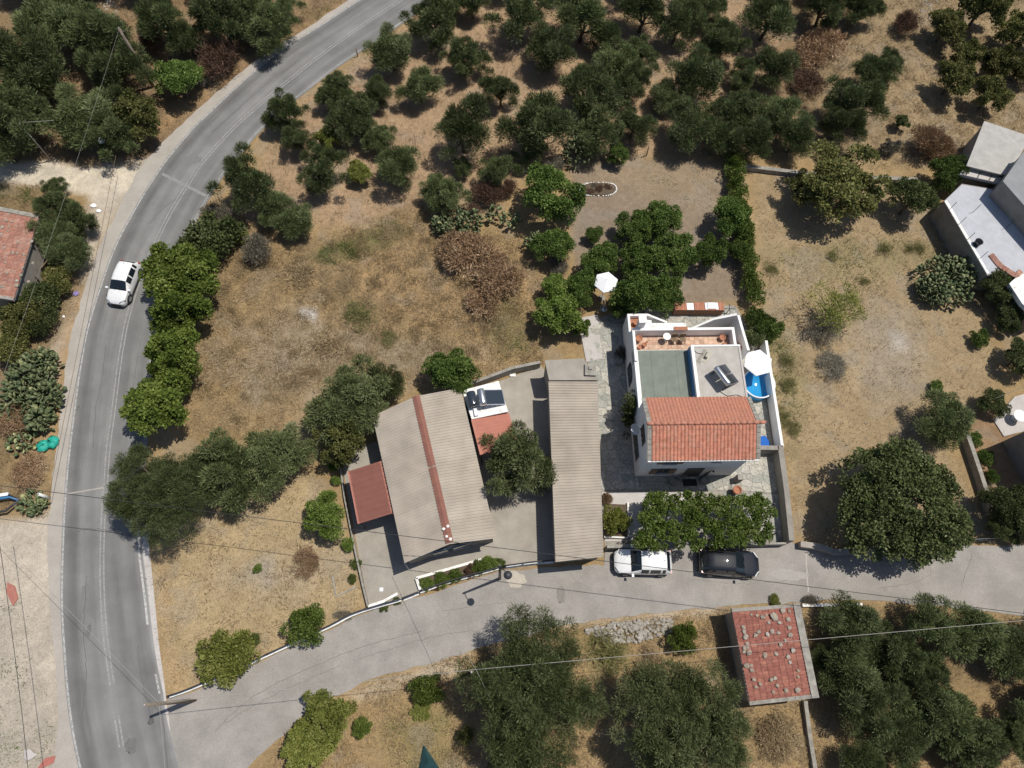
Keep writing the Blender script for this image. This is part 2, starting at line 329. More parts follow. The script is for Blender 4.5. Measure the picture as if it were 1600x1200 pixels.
def road_material():
    m, ns, ls, b = _m('worn_asphalt')
    ac = N(ns, 'ShaderNodeAttribute', attribute_name='across'); al = N(ns, 'ShaderNodeAttribute', attribute_name='along')
    cmb = N(ns, 'ShaderNodeCombineXYZ'); ls.new(ac.outputs['Fac'], cmb.inputs[0]); ls.new(al.outputs['Fac'], cmb.inputs[1])
    vm = N(ns, 'ShaderNodeVectorMath', operation='MULTIPLY'); vm.inputs[1].default_value = (9, .12, 0); ls.new(cmb.outputs[0], vm.inputs[0])
    ns1 = N(ns, 'ShaderNodeTexNoise'); ns1.inputs['Scale'].default_value = 1.6; ns1.inputs['Detail'].default_value = 5; ls.new(vm.outputs[0], ns1.inputs['Vector'])
    add = N(ns, 'ShaderNodeMath', operation='MULTIPLY_ADD'); add.inputs[1].default_value = .10; ls.new(ns1.outputs[0], add.inputs[0]); ls.new(ac.outputs['Fac'], add.inputs[2])
    sb = N(ns, 'ShaderNodeMath', operation='SUBTRACT'); sb.inputs[1].default_value = .05; ls.new(add.outputs[0], sb.inputs[0])
    g = lambda v, t=(1, .985, .955): tuple(v * k for k in t)
    r = ramp(ns, [(.0, g(.23)), (.05, g(.165)), (.13, g(.130)), (.27, g(.195)), (.36, g(.175)), (.48, g(.21)), (.56, g(.18)), (.66, g(.16)), (.76, g(.19)), (.86, g(.155)), (.95, g(.18)), (1, g(.24))])
    r.color_ramp.interpolation = 'EASE'; ls.new(sb.outputs[0], r.inputs[0])
    tc = N(ns, 'ShaderNodeTexCoord'); n2 = N(ns, 'ShaderNodeTexNoise'); n2.inputs['Scale'].default_value = .35; n2.inputs['Detail'].default_value = 7; n2.inputs['Roughness'].default_value = .6
    ls.new(tc.outputs['Object'], n2.inputs['Vector'])
    mp = N(ns, 'ShaderNodeMapRange'); mp.inputs[1].default_value = .3; mp.inputs[2].default_value = .7; mp.inputs[3].default_value = .82; mp.inputs[4].default_value = 1.18; ls.new(n2.outputs[0], mp.inputs[0])
    mp3 = N(ns, 'ShaderNodeMapRange'); mp3.inputs[1].default_value = .3; mp3.inputs[2].default_value = .7; mp3.inputs[3].default_value = .93; mp3.inputs[4].default_value = 1.07; ls.new(ns1.outputs[0], mp3.inputs[0])
    n3 = N(ns, 'ShaderNodeTexNoise'); n3.inputs['Scale'].default_value = 30; n3.inputs['Detail'].default_value = 3; ls.new(tc.outputs['Object'], n3.inputs['Vector'])
    mp2 = N(ns, 'ShaderNodeMapRange'); mp2.inputs[3].default_value = .82; mp2.inputs[4].default_value = 1.18; ls.new(n3.outputs[0], mp2.inputs[0])
    m1 = N(ns, 'ShaderNodeMath', operation='MULTIPLY'); ls.new(mp.outputs[0], m1.inputs[0]); ls.new(mp2.outputs[0], m1.inputs[1])
    m2 = N(ns, 'ShaderNodeMath', operation='MULTIPLY'); ls.new(m1.outputs[0], m2.inputs[0]); ls.new(mp3.outputs[0], m2.inputs[1])
    sc_ = N(ns, 'ShaderNodeVectorMath', operation='SCALE'); ls.new(r.outputs[0], sc_.inputs[0]); ls.new(m2.outputs[0], sc_.inputs['Scale'])
    ls.new(sc_.outputs[0], b.inputs['Base Color']); b.inputs['Roughness'].default_value = .85; b.inputs['Specular IOR Level'].default_value = .25
    bp = N(ns, 'ShaderNodeBump'); bp.inputs['Strength'].default_value = .3; bp.inputs['Distance'].default_value = .01; ls.new(n3.outputs[0], bp.inputs['Height']); ls.new(bp.outputs[0], b.inputs['Normal'])
    return m
def worn_line_material(name, col, thr):
    m, ns, ls, b = _m(name); tc = N(ns, 'ShaderNodeTexCoord')
    n = N(ns, 'ShaderNodeTexNoise'); n.inputs['Scale'].default_value = 6; n.inputs['Detail'].default_value = 6; n.inputs['Roughness'].default_value = .7; ls.new(tc.outputs['Object'], n.inputs['Vector'])
    r = ramp(ns, [(thr, (.22, .218, .213)), (thr + .14, col)]); ls.new(n.outputs[0], r.inputs[0]); ls.new(r.outputs[0], b.inputs['Base Color'])
    b.inputs['Roughness'].default_value = .7; b.inputs['Specular IOR Level'].default_value = .25
    return m
MAT['asphalt'] = road_material()
MAT['edge_line'] = worn_line_material('edge_line_paint', (.42, .41, .39), .41)
MAT['edge_line_r'] = worn_line_material('edge_line_bright', (.47, .46, .44), .38)
MAT['centre_line'] = worn_line_material('centre_line_paint', (.32, .315, .305), .43)
MAT['shoulder'] = surf('pale_shoulder', (.40, .365, .325), (.33, .30, .265), sc=.6, bsc=25)
MAT['lane'] = surf('concrete_lane', (.315, .292, .268), (.25, .232, .212), sc=.45, bsc=22, fine=.2, lo=.40, hi=.62)

road = tag(link('road', strip_mesh('road', side_offset(cL, .12), side_offset(cR, -.12), .018, 24), MAT['asphalt']), kind='structure')
link('edge_line', line_strip(cL, .12, .0225), MAT['edge_line'], road)
link('edge_line', line_strip(side_offset(cR, .12), .15, .0225, 22, 34), MAT['edge_line_r'], road)
link('edge_line', line_strip(side_offset(cR, .12), .12, .0225, 112, nR), MAT['edge_line'], road)
link('edge_line', line_strip(side_offset(cR, .12), .10, .0225, 34, 112), MAT['centre_line'], road)
link('edge_line', line_strip(side_offset(cR, .10), .13, .0225, 15, 18), MAT['edge_line'], road)
iC = 16
for d in (-.125, .125):
    link('lane_marking', line_strip(side_offset(cC, d), .09, .0225, iC), MAT['centre_line'], road)
    link('lane_marking', line_strip(side_offset(cC, d), .09, .0225, 10, 14), MAT['centre_line'], road)
# faded stop line across the bend
p0, p1 = np.array(W(254, 272)), np.array(W(322, 306)); q = np.linspace(0, 1, 8)[:, None]
link('stop_line', line_strip(p0 + (p1 - p0) * q, .28, .0232), worn_line_material('stop_line_paint', (.33, .325, .315), .50), road)
p0, p1 = np.array(W(104, 772)), np.array(W(162, 762))
link('patch_joint', line_strip(p0 + (p1 - p0) * q, .10, .0232), MAT['shoulder'], road)
# left shoulder, right gutter strip
shl = [(90,1330),(72,1260),(80,1200),(90,1150),(90,1080),(84,1013),(78,950),(76,900),(74,850),(78,800),(84,735),(90,680),(96,625),(102,575),(112,520),(124,480),(134,442),(147,407),(162,372),(180,335),(196,304),(214,270),(240,236),(278,200),(310,170),(345,140),(385,106),(436,70),(486,40),(536,6),(626,-52),(706,-102),(816,-162)]
cS = catmull([W(*p) for p in shl], nR); cS = cS + np.random.RandomState(2).normal(0, .04, cS.shape)
tag(link('road_shoulder', strip_mesh('road_shoulder', cS, side_offset(cL, -.05), .009, 4), MAT['shoulder']), kind='structure')
gut = catmull([W(*p) for p in [(282,1200),(272,1160),(262,1108),(256,1060),(249,1010),(244,960),(240,920),(236,880),(233,848),(234,800)]], 40)
gu2 = catmull([W(*p) for p in [(268,1165),(262,1140),(256,1108),(250,1060),(240,1010),(233,960),(228,920),(223,880),(219,848),(219,800)]], 40)
tag(link('gutter', strip_mesh('gutter', gu2, gut, .010, 2), MAT['pale_slab']), kind='structure')

LANE = [(262,1092),(300,1082),(370,1052),(470,1006),(560,962),(630,940),(700,918),(780,893),(860,886),(944,884),(946,852),(1090,852),(1232,846),(1262,858),(1300,862),(1400,858),(1500,852),(1600,852),(1700,856),(1700,985),(1600,963),(1512,953),(1435,946),(1362,938),(1300,936),(1250,942),(1130,947),(1053,955),(975,963),(884,976),(800,1000),(734,1017),(662,1040),(600,1054),(569,1064),(531,1086),(490,1098),(459,1131),(419,1169),(387,1200),(340,1260),(300,1330),(312,1330),(292,1250),(277,1200),(268,1165)]
def ngon(name, pts, z, mat):
    import bmesh
    bm = bmesh.new(); f = bm.faces.new([bm.verts.new((p[0], p[1], z)) for p in pts]); bmesh.ops.triangulate(bm, faces=[f]); bm.normal_update()
    for g in bm.faces:
        if g.normal.z < 0: g.normal_flip()
    me = bpy.data.meshes.new(name); bm.to_mesh(me); bm.free(); return link(name, me, mat)
def rough_poly(P, amp=.12, step=.8, seed=1):
    rg = np.random.RandomState(seed); out = []; n = len(P)
    for i in range(n):
        a, b = np.array(P[i]), np.array(P[(i + 1) % n]); k = max(1, int(np.hypot(*(b - a)) / step))
        for j in range(k): out.append(a + (b - a) * j / k + rg.uniform(-amp, amp, 2) * (j > 0))
    return out
lane = tag(ngon('side_road', rough_poly(poly(LANE), .10, .6), .013, MAT['lane']), kind='structure')
# long joint across the lane beside the hut and a few cracks
def crack(pts, w, z=.0165, mat=None, parent=lane, name='crack', n=40, wob=.06, seed=0):
    c = catmull([W(*p) for p in pts], n); rg = np.random.RandomState(seed); c = c + rg.uniform(-wob, wob, c.shape)
    return link(name, line_strip(c, w, z), mat, parent)
MAT['crack'] = surf('tarred_crack', (.22, .205, .185), (.17, .158, .14), sc=3)
MAT['roadcrack'] = surf('road_crack', (.11, .108, .105), (.085, .084, .082), sc=3)
MAT['palejoint'] = surf('pale_joint', (.44, .41, .37), (.36, .335, .30), sc=3)
crack([(1259,858), (1261,900), (1263,925)], .09, mat=MAT['palejoint'], name='joint', wob=.02)
for k, (pts, w) in enumerate([([(336,1143),(380,1100),(450,1060),(560,1012),(660,985)], .045), ([(352,1130),(430,1085),(530,1040)], .035), ([(560,1030),(640,1005),(700,990),(745,985)], .035),
        ([(1370,920),(1420,912),(1450,900),(1455,885)], .03), ([(1500,925),(1510,890),(1520,865)], .03), ([(690,955),(760,945),(800,940)], .03), ([(1080,905),(1150,912),(1230,908)], .025)]):
    crack(pts, w, mat=MAT['crack'], seed=k)
# cement spill by the lamp, tar patch
def blot(cx, cy, rx, ry, z, mat, name, parent, seed):
    rg = random.Random(seed); c = W(cx, cy); s = ppm(cx, cy); pts = []
    for i in range(22):
        w = 2 * math.pi * i / 22; q = rg.uniform(.72, 1.15); pts.append((c[0] + rx / s * q * math.cos(w), c[1] + ry / s * q * math.sin(w)))
    o = ngon(name, pts, z, mat); o.parent = parent; return o
blot(806, 905, 19, 12, .0168, surf('cement_spill', (.50, .45, .37), (.38, .34, .29), sc=4), 'cement_spill', lane, 4)
blot(876, 930, 7, 14, .0168, surf('tar_patch', (.235, .218, .20), (.20, .185, .17), sc=3), 'tar_patch', lane, 5)
blot(1232, 898, 30, 9, .0168, surf('lane_stain', (.36, .34, .315), (.32, .30, .275), sc=4), 'worn_patch', lane, 6)
blot(236, 1126, 5, 6, .0232, surf('tar_spot', (.11, .11, .11), (.09, .09, .09), sc=3), 'tar_patch', road, 7)
blot(124, 639, 5, 5, .0232, surf('manhole_metal', (.17, .165, .16), (.12, .12, .115), sc=9), 'manhole_cover', road, 8)
blot(139, 985, 4, 11, .0232, surf('tar_spot_b', (.15, .15, .15), (.13, .13, .13), sc=3), 'tar_patch', road, 9)

for k, (pts, w) in enumerate([([(128,1120),(135,1050),(131,980),(136,900)], .03), ([(215,1010),(222,1060),(236,1120)], .025), ([(145,700),(150,640),(160,590),(166,540)], .03), ([(120,830),(150,826),(205,838)], .03), ([(330,210),(372,170),(420,128),(470,92)], .03), ([(232,350),(262,320),(300,300)], .03), ([(205,640),(212,580),(220,530)], .025)]):
    crack(pts, w, .0232, MAT['roadcrack'], road, seed=30 + k, wob=.05)
blot(135, 925, 9, 16, .0228, surf('road_patch', (.185, .183, .178), (.16, .158, .153), sc=4), 'patch', road, 31); blot(205, 1165, 10, 12, .0228, surf('road_patch_b', (.155, .153, .15), (.13, .129, .126), sc=4), 'patch', road, 32); blot(300, 250, 16, 9, .0228, surf('road_patch_c', (.19, .187, .18), (.165, .163, .158), sc=4), 'patch', road, 33)
# ---- ground sheet with its kinds of soil
COL = dict(straw=(.288, .202, .104), grove=(.330, .230, .142), lawn=(.345, .262, .152), field=(.295, .220, .130), garden=(.225, .174, .126), dirt=(.43, .375, .305), track=(.52, .455, .36),
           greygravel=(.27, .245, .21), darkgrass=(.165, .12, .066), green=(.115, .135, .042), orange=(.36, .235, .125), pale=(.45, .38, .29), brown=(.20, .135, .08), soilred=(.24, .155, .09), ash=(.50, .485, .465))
REG = [  # outline in plan survey points, colour, softness, wobble, strength
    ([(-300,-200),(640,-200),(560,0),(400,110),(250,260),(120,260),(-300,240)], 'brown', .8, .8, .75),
    ([(640,40),(700,-200),(1300,-200),(1230,60),(1230,230),(900,245),(660,330),(420,370),(350,330),(480,150)], 'grove', .8, .8, 1),
    ([(1230,-200),(1900,-200),(1900,300),(1500,240),(1400,260),(1230,240),(1240,60)], 'field', .8, .8, 1),
    ([(1230,-40),(1330,30),(1290,130),(1240,230),(1215,130)], 'brown', 1.0, 1.2, .55),
    ([(300,400),(350,345),(500,375),(660,320),(835,390),(860,480),(845,560),(700,600),(560,600),(480,610),(430,680),(290,690),(290,560),(330,450)], 'straw', .6, .6, 1),
    ([(330,570),(470,470),(560,520),(700,540),(760,560),(640,600),(560,590),(440,650),(400,640)], 'greygravel', 1.6, 2.0, .35),
    ([(490,395),(540,375),(620,350),(640,365),(560,400),(510,410)], 'green', .5, .5, .8),
    ([(560,370),(840,400),(850,480),(740,520),(640,500),(520,440)], 'orange', 1.2, 1.6, .35),
    ([(760,480),(800,470),(830,540),(780,560)], 'green', .8, .8, .45),
    ([(235,850),(330,800),(480,730),(545,830),(572,945),(400,1040),(262,1092),(240,960)], 'lawn', .4, .4, 1),
    ([(240,860),(262,860),(275,1010),(290,1080),(262,1090),(245,980)], 'orange', .5, .6, .45),
    ([(330,900),(520,860),(540,900),(430,930)], 'greygravel', 1.2, 1.4, .35),
    ([(893,262),(1000,248),(1135,252),(1168,470),(1020,482),(900,430),(888,330)], 'garden', .35, .3, 1),
    ([(900,262),(1000,250),(1130,255),(1130,330),(1000,300)], 'field', 1.2, 1.4, .4),
    ([(1175,270),(1240,275),(1430,285),(1530,430),(1560,580),(1480,700),(1560,840),(1250,850),(1225,700),(1195,500)], 'field', .6, .6, 1),
    ([(1330,480),(1410,480),(1450,560),(1400,640),(1350,620)], 'greygravel', 1.2, 1.6, .45),
    ([(1390,520),(1415,520),(1420,545),(1395,550)], 'ash', .6, .5, .35),
    ([(1190,500),(1240,520),(1260,640),(1235,700),(1210,600)], 'green', 1.0, 1.6, .30),
    ([(1200,400),(1500,370),(1450,420),(1300,440)], 'green', 1.0, 1.8, .25),
    ([(1515,640),(1545,640),(1600,690),(1600,850),(1560,850),(1512,700)], 'soilred', .4, .3, .9),
    ([(-300,255),(0,252),(80,249),(130,262),(190,250),(240,250),(205,300),(160,330),(140,306),(60,290),(0,285),(-300,285)], 'track', .35, .3, 1),
    ([(190,250),(300,170),(345,135),(420,70),(500,30),(540,5),(530,0),(400,90),(320,140),(235,205)], 'orange', .35, .35, .7),
    ([(140,310),(205,300),(165,370),(130,450),(105,540),(85,620),(62,610),(70,560),(95,490),(118,430)], 'dirt', .5, .4, .85),
    ([(115,430),(142,440),(120,520),(98,610),(80,700),(70,690),(82,590)], 'orange', .3, .3, .55),
    ([(-60,815),(30,812),(72,800),(95,790),(100,1200),(120,1330),(-60,1330),(-200,1330),(-200,815)], 'dirt', .4, .4, 1),
    ([(-60,930),(28,940),(40,1010),(70,1110),(85,1200),(-60,1240)], 'greygravel', .8, .9, .4),
    ([(-200,290),(60,290),(90,330),(130,450),(70,560),(60,700),(90,770),(60,800),(-200,810)], 'darkgrass', .5, .5, .75),
    ([(60,690),(95,690),(92,770),(60,800),(20,800),(10,720)], 'straw', .5, .5, .6),
    ([(387,1200),(459,1131),(531,1086),(640,1042),(760,1010),(884,976),(1053,955),(1150,945),(1260,1000),(1300,1150),(1260,1330),(330,1330)], 'straw', .4, .3, .9),
    ([(540,1085),(640,1045),(740,1018),(720,1050),(640,1070),(560,1100)], 'pale', .4, .4, .7),
    ([(884,976),(1053,955),(1130,948),(1100,962),(950,975)], 'pale', .3, .3, .8),
    ([(600,1130),(700,1100),(720,1200),(640,1210)], 'green', .8, .9, .35),
    ([(900,985),(980,990),(990,1040),(930,1050)], 'green', .7, .7, .45),
    ([(1265,940),(1700,960),(1700,1400),(1265,1400)], 'straw', .5, .5, .75),
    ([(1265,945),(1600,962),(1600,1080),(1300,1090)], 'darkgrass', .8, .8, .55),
    ([(468,484),(494,482),(496,498),(472,500)], 'ash', .3, .3, .95),
    ([(380,880),(425,875),(425,905),(385,905)], 'greygravel', .5, .5, .6),
]
def axis(lo, hi, st, far):
    a = list(np.arange(lo, hi + 1e-6, st)); k = st
    while a[-1] < far: k *= 1.35; a.append(a[-1] + k)
    k = st
    while a[0] > -far: k *= 1.35; a.insert(0, a[0] - k)
    return np.array(a)
gx = axis(-58, 58, .24, 4000); gy = axis(-12, 72, .24, 4000)
GX, GY = np.meshgrid(gx, gy); X = GX.ravel(); Y = GY.ravel()
near = (np.abs(X) < 75) & (Y > -30) & (Y < 90)
col = np.tile(np.array(COL['straw'], np.float32), (len(X), 1))
xn, yn = X[near], Y[near]; cn = col[near]
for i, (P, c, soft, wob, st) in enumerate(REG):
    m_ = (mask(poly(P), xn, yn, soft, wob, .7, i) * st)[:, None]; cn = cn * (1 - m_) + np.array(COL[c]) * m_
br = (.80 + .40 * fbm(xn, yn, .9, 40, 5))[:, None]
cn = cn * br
gr_ = np.clip((fbm(xn, yn, .55, 60, 4) - .60) * 5, 0, .28)[:, None]; cn = cn * (1 - gr_) + np.array(COL['greygravel']) * gr_ * .9
col[near] = cn
soft_zone = np.zeros(len(X)); nz = np.zeros(len(xn))
for P in ([REG[4][0], REG[1][0], REG[2][0], REG[9][0], REG[14][0], REG[28][0], REG[0][0]]): nz = np.maximum(nz, mask(poly(P), xn, yn, .8, 0) * np.clip(-sdist(poly(P), xn, yn) - .6, 0, 1))
rd = np.minimum(sdist(np.vstack([cS, cR[::-1]]), xn, yn), sdist(poly(LANE), xn, yn)); nz *= np.clip((rd - .3) / 1.2, 0, 1)
soft_zone[near] = nz
Zg = -.03 + soft_zone * (fbm(X, Y, .35, 80, 4) - .30) * .30
nx, ny = len(gx), len(gy); idx = np.arange(nx * ny).reshape(ny, nx)
Fg = np.stack([idx[:-1, :-1].ravel(), idx[:-1, 1:].ravel(), idx[1:, 1:].ravel(), idx[1:, :-1].ravel()], 1)
def ground_material():
    m, ns, ls, b = _m('soil_and_dry_grass')
    at = N(ns, 'ShaderNodeAttribute', attribute_name='soil'); tc = N(ns, 'ShaderNodeTexCoord')
    def nz_(sc, det, lo, hi, st=(1, 1, 1)):
        v = N(ns, 'ShaderNodeVectorMath', operation='MULTIPLY'); v.inputs[1].default_value = st; ls.new(tc.outputs['Object'], v.inputs[0])
        n = N(ns, 'ShaderNodeTexNoise'); n.inputs['Scale'].default_value = sc; n.inputs['Detail'].default_value = det; n.inputs['Roughness'].default_value = .7
        ls.new(v.outputs[0], n.inputs['Vector']); mp = N(ns, 'ShaderNodeMapRange'); mp.inputs[1].default_value = .3; mp.inputs[2].default_value = .7; mp.inputs[3].default_value = lo; mp.inputs[4].default_value = hi
        ls.new(n.outputs[0], mp.inputs[0]); return n, mp
    a1, m1 = nz_(2.2, 6, .84, 1.16); a2, m2 = nz_(11, 6, .74, 1.26); a3, m3 = nz_(45, 3, .85, 1.15)
    mu = N(ns, 'ShaderNodeMath', operation='MULTIPLY'); ls.new(m1.outputs[0], mu.inputs[0]); ls.new(m2.outputs[0], mu.inputs[1])
    mv = N(ns, 'ShaderNodeMath', operation='MULTIPLY'); ls.new(mu.outputs[0], mv.inputs[0]); ls.new(m3.outputs[0], mv.inputs[1])
    sc_ = N(ns, 'ShaderNodeVectorMath', operation='SCALE'); ls.new(at.outputs['Color'], sc_.inputs[0]); ls.new(mv.outputs[0], sc_.inputs['Scale'])
    ls.new(sc_.outputs[0], b.inputs['Base Color']); b.inputs['Roughness'].default_value = .95; b.inputs['Specular IOR Level'].default_value = .1
    bp = N(ns, 'ShaderNodeBump'); bp.inputs['Strength'].default_value = .7; bp.inputs['Distance'].default_value = .05; ls.new(a2.outputs[0], bp.inputs['Height']); ls.new(bp.outputs[0], b.inputs['Normal'])
    return m
ground = tag(link('ground', np_mesh('ground', np.column_stack([X, Y, Zg]), Fg, {'soil': col}), ground_material()), kind='structure')
def gz(x, y):
    i = int(np.clip(np.searchsorted(gx, x), 0, nx - 1)); j = int(np.clip(np.searchsorted(gy, y), 0, ny - 1)); return float(Zg[j * nx + i])

# ---- grass that nobody could count
def blades(name, regs, dens, ln, wd, mat, label, seed, clump=.55, tilt=(.35, 1.15), csc=1.3):
    rg = np.random.RandomState(seed); XS = []; YS = []; SZ = []
    for P, k in regs:
        Pw = np.array(poly(P)); lo, hi = Pw.min(0), Pw.max(0); A = (hi - lo).prod(); n = int(A * dens * k)
        x = rg.uniform(lo[0], hi[0], n); y = rg.uniform(lo[1], hi[1], n)
        keep = mask(Pw, x, y, .6, .5, .8, seed) > rg.rand(n)
        d = fbm(x, y, csc, seed + 5, 4); keep &= d > clump - .18 + .3 * rg.rand(n) - .1
        XS.append(x[keep]); YS.append(y[keep]); SZ.append(np.clip((d[keep] - .35) * 2.6, .45, 1.5))
    x = np.concatenate(XS); y = np.concatenate(YS); s = np.concatenate(SZ); n = len(x)
    rdm = np.minimum(sdist(np.vstack([cS, cR[::-1]]), x, y), sdist(poly(LANE), x, y)) > .1
    x, y, s = x[rdm], y[rdm], s[rdm]; n = len(x)
    flow = fbm(x, y, .28, seed + 9, 3) * 12 + rg.normal(0, .9, n); t = rg.uniform(*tilt, n); L = rg.uniform(.5, 1.0, n) * ln * s
    dx = np.cos(flow) * np.sin(t); dy = np.sin(flow) * np.sin(t); dz = np.cos(t)
    w = rg.uniform(.6, 1.2, n) * wd; sx, sy = -np.sin(flow) * w, np.cos(flow) * w
    xi = np.clip(np.searchsorted(gx, x), 0, nx - 1); yi = np.clip(np.searchsorted(gy, y), 0, ny - 1); z = Zg[yi * nx + xi] - .02
    V = np.empty((n, 3, 3), np.float32)
    V[:, 0] = np.column_stack([x - sx, y - sy, z]); V[:, 1] = np.column_stack([x + sx, y + sy, z]); V[:, 2] = np.column_stack([x + dx * L, y + dy * L, z + dz * L])
    tint = np.clip(rg.normal(.5, .22, n) + (fbm(x, y, .5, seed + 20, 3) - .5) * .9, 0, 1)
    return tag(link(name, np_mesh(name, V.reshape(-1, 3), np.arange(n * 3).reshape(-1, 3), {'tint': np.repeat(tint, 3)}), mat), label, 'grass', kind='stuff')
blades('dry_grass', [(REG[4][0], 1.0), (REG[1][0], .22), (REG[2][0], .5), (REG[0][0], .45), (REG[28][0], .6), (REG[33][0], .4), (REG[14][0], .10), (REG[9][0], .25), (REG[26][0], .5)],
       270, .62, .017, MAT['drygrass'], 'dry straw coloured grass over the fields and orchard floor', 11, clump=.44)
blades('green_grass', [([(485,400),(540,372),(628,345),(648,360),(570,402),(510,415)], 3.0), ([(1190,490),(1245,510),(1262,650),(1238,705),(1208,610)], .55), ([(1200,380),(1500,350),(1540,480),(1300,470),(1195,470)], .22), ([(765,480),(800,470),(830,545),(785,560)], .7),
        ([(905,985),(985,985),(990,1045),(930,1055)], 1.4), ([(600,1130),(700,1100),(720,1210),(640,1215)], .6), ([(-40,930),(30,940),(40,1010),(70,1110),(80,1200),(-40,1240)], .22), ([(470,20),(545,-5),(520,30),(480,50)], 1.0), ([(1000,255),(1130,255),(1130,330),(1020,300)], .12), ([(-20,285),(60,290),(60,320),(-20,310)], 1.0), ([(560,955),(640,925),(642,935),(570,972)], .8)],
       150, .45, .022, MAT['greengrass'], 'patches of green weeds and grass among the dry fields', 12, clump=.56, csc=.9)
blades('long_straw', [(REG[4][0], 1.0), (REG[28][0], .5), (REG[2][0], .5)], 34, 1.25, .013, MAT['drygrass'], 'long flattened straw lying over the brown field and slopes', 13, clump=.5, tilt=(.95, 1.45))
# pale pebbles and clods
def pebbles():
    rg = np.random.RandomState(5); V = []; n = 0
    for P, k in ((REG[14][0], 1.6), (REG[9][0], .9), (REG[5][0], 2.0), (REG[24][0], .25), (REG[28][0], .8), (REG[1][0], .25)):
        Pw = np.array(poly(P)); lo, hi = Pw.min(0), Pw.max(0); m = int((hi - lo).prod() * k)
        x = rg.uniform(lo[0], hi[0], m); y = rg.uniform(lo[1], hi[1], m); kp = (sdist(Pw, x, y) < 0) & (sdist(poly(LANE), x, y) > .2)
        for a, b in zip(x[kp], y[kp]):
            r = rg.uniform(.03, .075); z = gz(a, b) + r * .3; w = rg.uniform(0, 6.28); c, s_ = math.cos(w) * r, math.sin(w) * r
            V += [(a + c, b + s_, z), (a - s_, b + c * .8, z - r * .2), (a - c, b - s_, z), (a + s_, b - c * .8, z - r * .2), (a, b, z + r * .6), (a, b, z - r)]
    V = np.array(V); k = len(V) // 6; base = np.arange(k)[:, None, None] * 6
    F = (np.array([(0, 1, 4), (1, 2, 4), (2, 3, 4), (3, 0, 4), (1, 0, 5), (2, 1, 5), (3, 2, 5), (0, 3, 5)])[None] + base).reshape(-1, 3)
    tag(link('pebbles', np_mesh('pebbles', V, F), MAT['rock']), 'scattered pale pebbles and clods on the bare ground', 'pebbles', kind='stuff')
pebbles()
# ------------------------------------------------------------------ buildings
def clip(P, n, d):                      # keep the part of polygon P with p.n <= d
    out = []; k = len(P)
    for i in range(k):
        a, b = P[i], P[(i + 1) % k]; da = a[0] * n[0] + a[1] * n[1] - d; db = b[0] * n[0] + b[1] * n[1] - d
        if da <= 0: out.append(a)
        if (da < 0) != (db < 0) and da != db:
            t = da / (da - db); out.append((a[0] + (b[0] - a[0]) * t, a[1] + (b[1] - a[1]) * t))
    return out
def flagstones(parent, conv, sp, seed, z=.012, th=.022, gap=.022, mat=None):
    """irregular paving stones, each its own piece, inside a convex outline (parent coordinates)"""
    rg = random.Random(seed); xs = [p[0] for p in conv]; ys = [p[1] for p in conv]; S = []
    a2 = sum(conv[i][0] * conv[(i + 1) % len(conv)][1] - conv[(i + 1) % len(conv)][0] * conv[i][1] for i in range(len(conv)))
    if a2 < 0: conv = conv[::-1]
    j = 0; y = min(ys) - sp
    while y < max(ys) + sp:
        x = min(xs) - sp + (j % 2) * sp * .5
        while x < max(xs) + sp: S.append((x + rg.uniform(-.42, .42) * sp, y + rg.uniform(-.42, .42) * sp)); x += sp
        y += sp * .9; j += 1
    for s in S:
        P = [(s[0] - sp * 2, s[1] - sp * 2), (s[0] + sp * 2, s[1] - sp * 2), (s[0] + sp * 2, s[1] + sp * 2), (s[0] - sp * 2, s[1] + sp * 2)]
        for q in S:
            if q is s: continue
            dx, dy = q[0] - s[0], q[1] - s[1]; L = math.hypot(dx, dy)
            if L > sp * 3: continue
            P = clip(P, (dx / L, dy / L), (q[0] ** 2 + q[1] ** 2 - s[0] ** 2 - s[1] ** 2) / (2 * L) - gap / 2)
            if len(P) < 3: break
        for i in range(len(conv)):
            if len(P) < 3: break
            a, b = conv[i], conv[(i + 1) % len(conv)]; nx_, ny_ = (b[1] - a[1]), -(b[0] - a[0]); L = math.hypot(nx_, ny_)
            P = clip(P, (nx_ / L, ny_ / L), (a[0] * nx_ + a[1] * ny_) / L - gap / 2)
        if len(P) < 3: continue
        ar = abs(sum(P[i][0] * P[(i + 1) % len(P)][1] - P[(i + 1) % len(P)][0] * P[i][1] for i in range(len(P)))) / 2
        if ar < .03: continue
        cx = sum(p[0] for p in P) / len(P); cy = sum(p[1] for p in P) / len(P); h = th * rg.uniform(.8, 1.15)
        MB().prism([(p[0] - cx, p[1] - cy) for p in P], 0, h).build('flagstone', mat or MAT['paver'], parent, loc=(cx, cy, z))

HO = (9.17, 13.48); HR = math.radians(3.4)
def H2W(u, v): return (HO[0] + u * math.cos(HR) - v * math.sin(HR), HO[1] + u * math.sin(HR) + v * math.cos(HR))
house = tag(empty('white_house', (*HO, 0), HR), 'white two storey house with red tiled gable, flat roofs and roof terrace', 'house')
RU0, RU1, RV = -.12, 7.2, (-.33, 1.83, 4.02); ZE, ZR = 5.42, 6.5
def hb(name, mat, u0, u1, v0, v1, z0, z1, parent=house):
    return MB().box(((u0 + u1) / 2, (v0 + v1) / 2, (z0 + z1) / 2), (u1 - u0, v1 - v0, z1 - z0)).build(name, mat, parent)
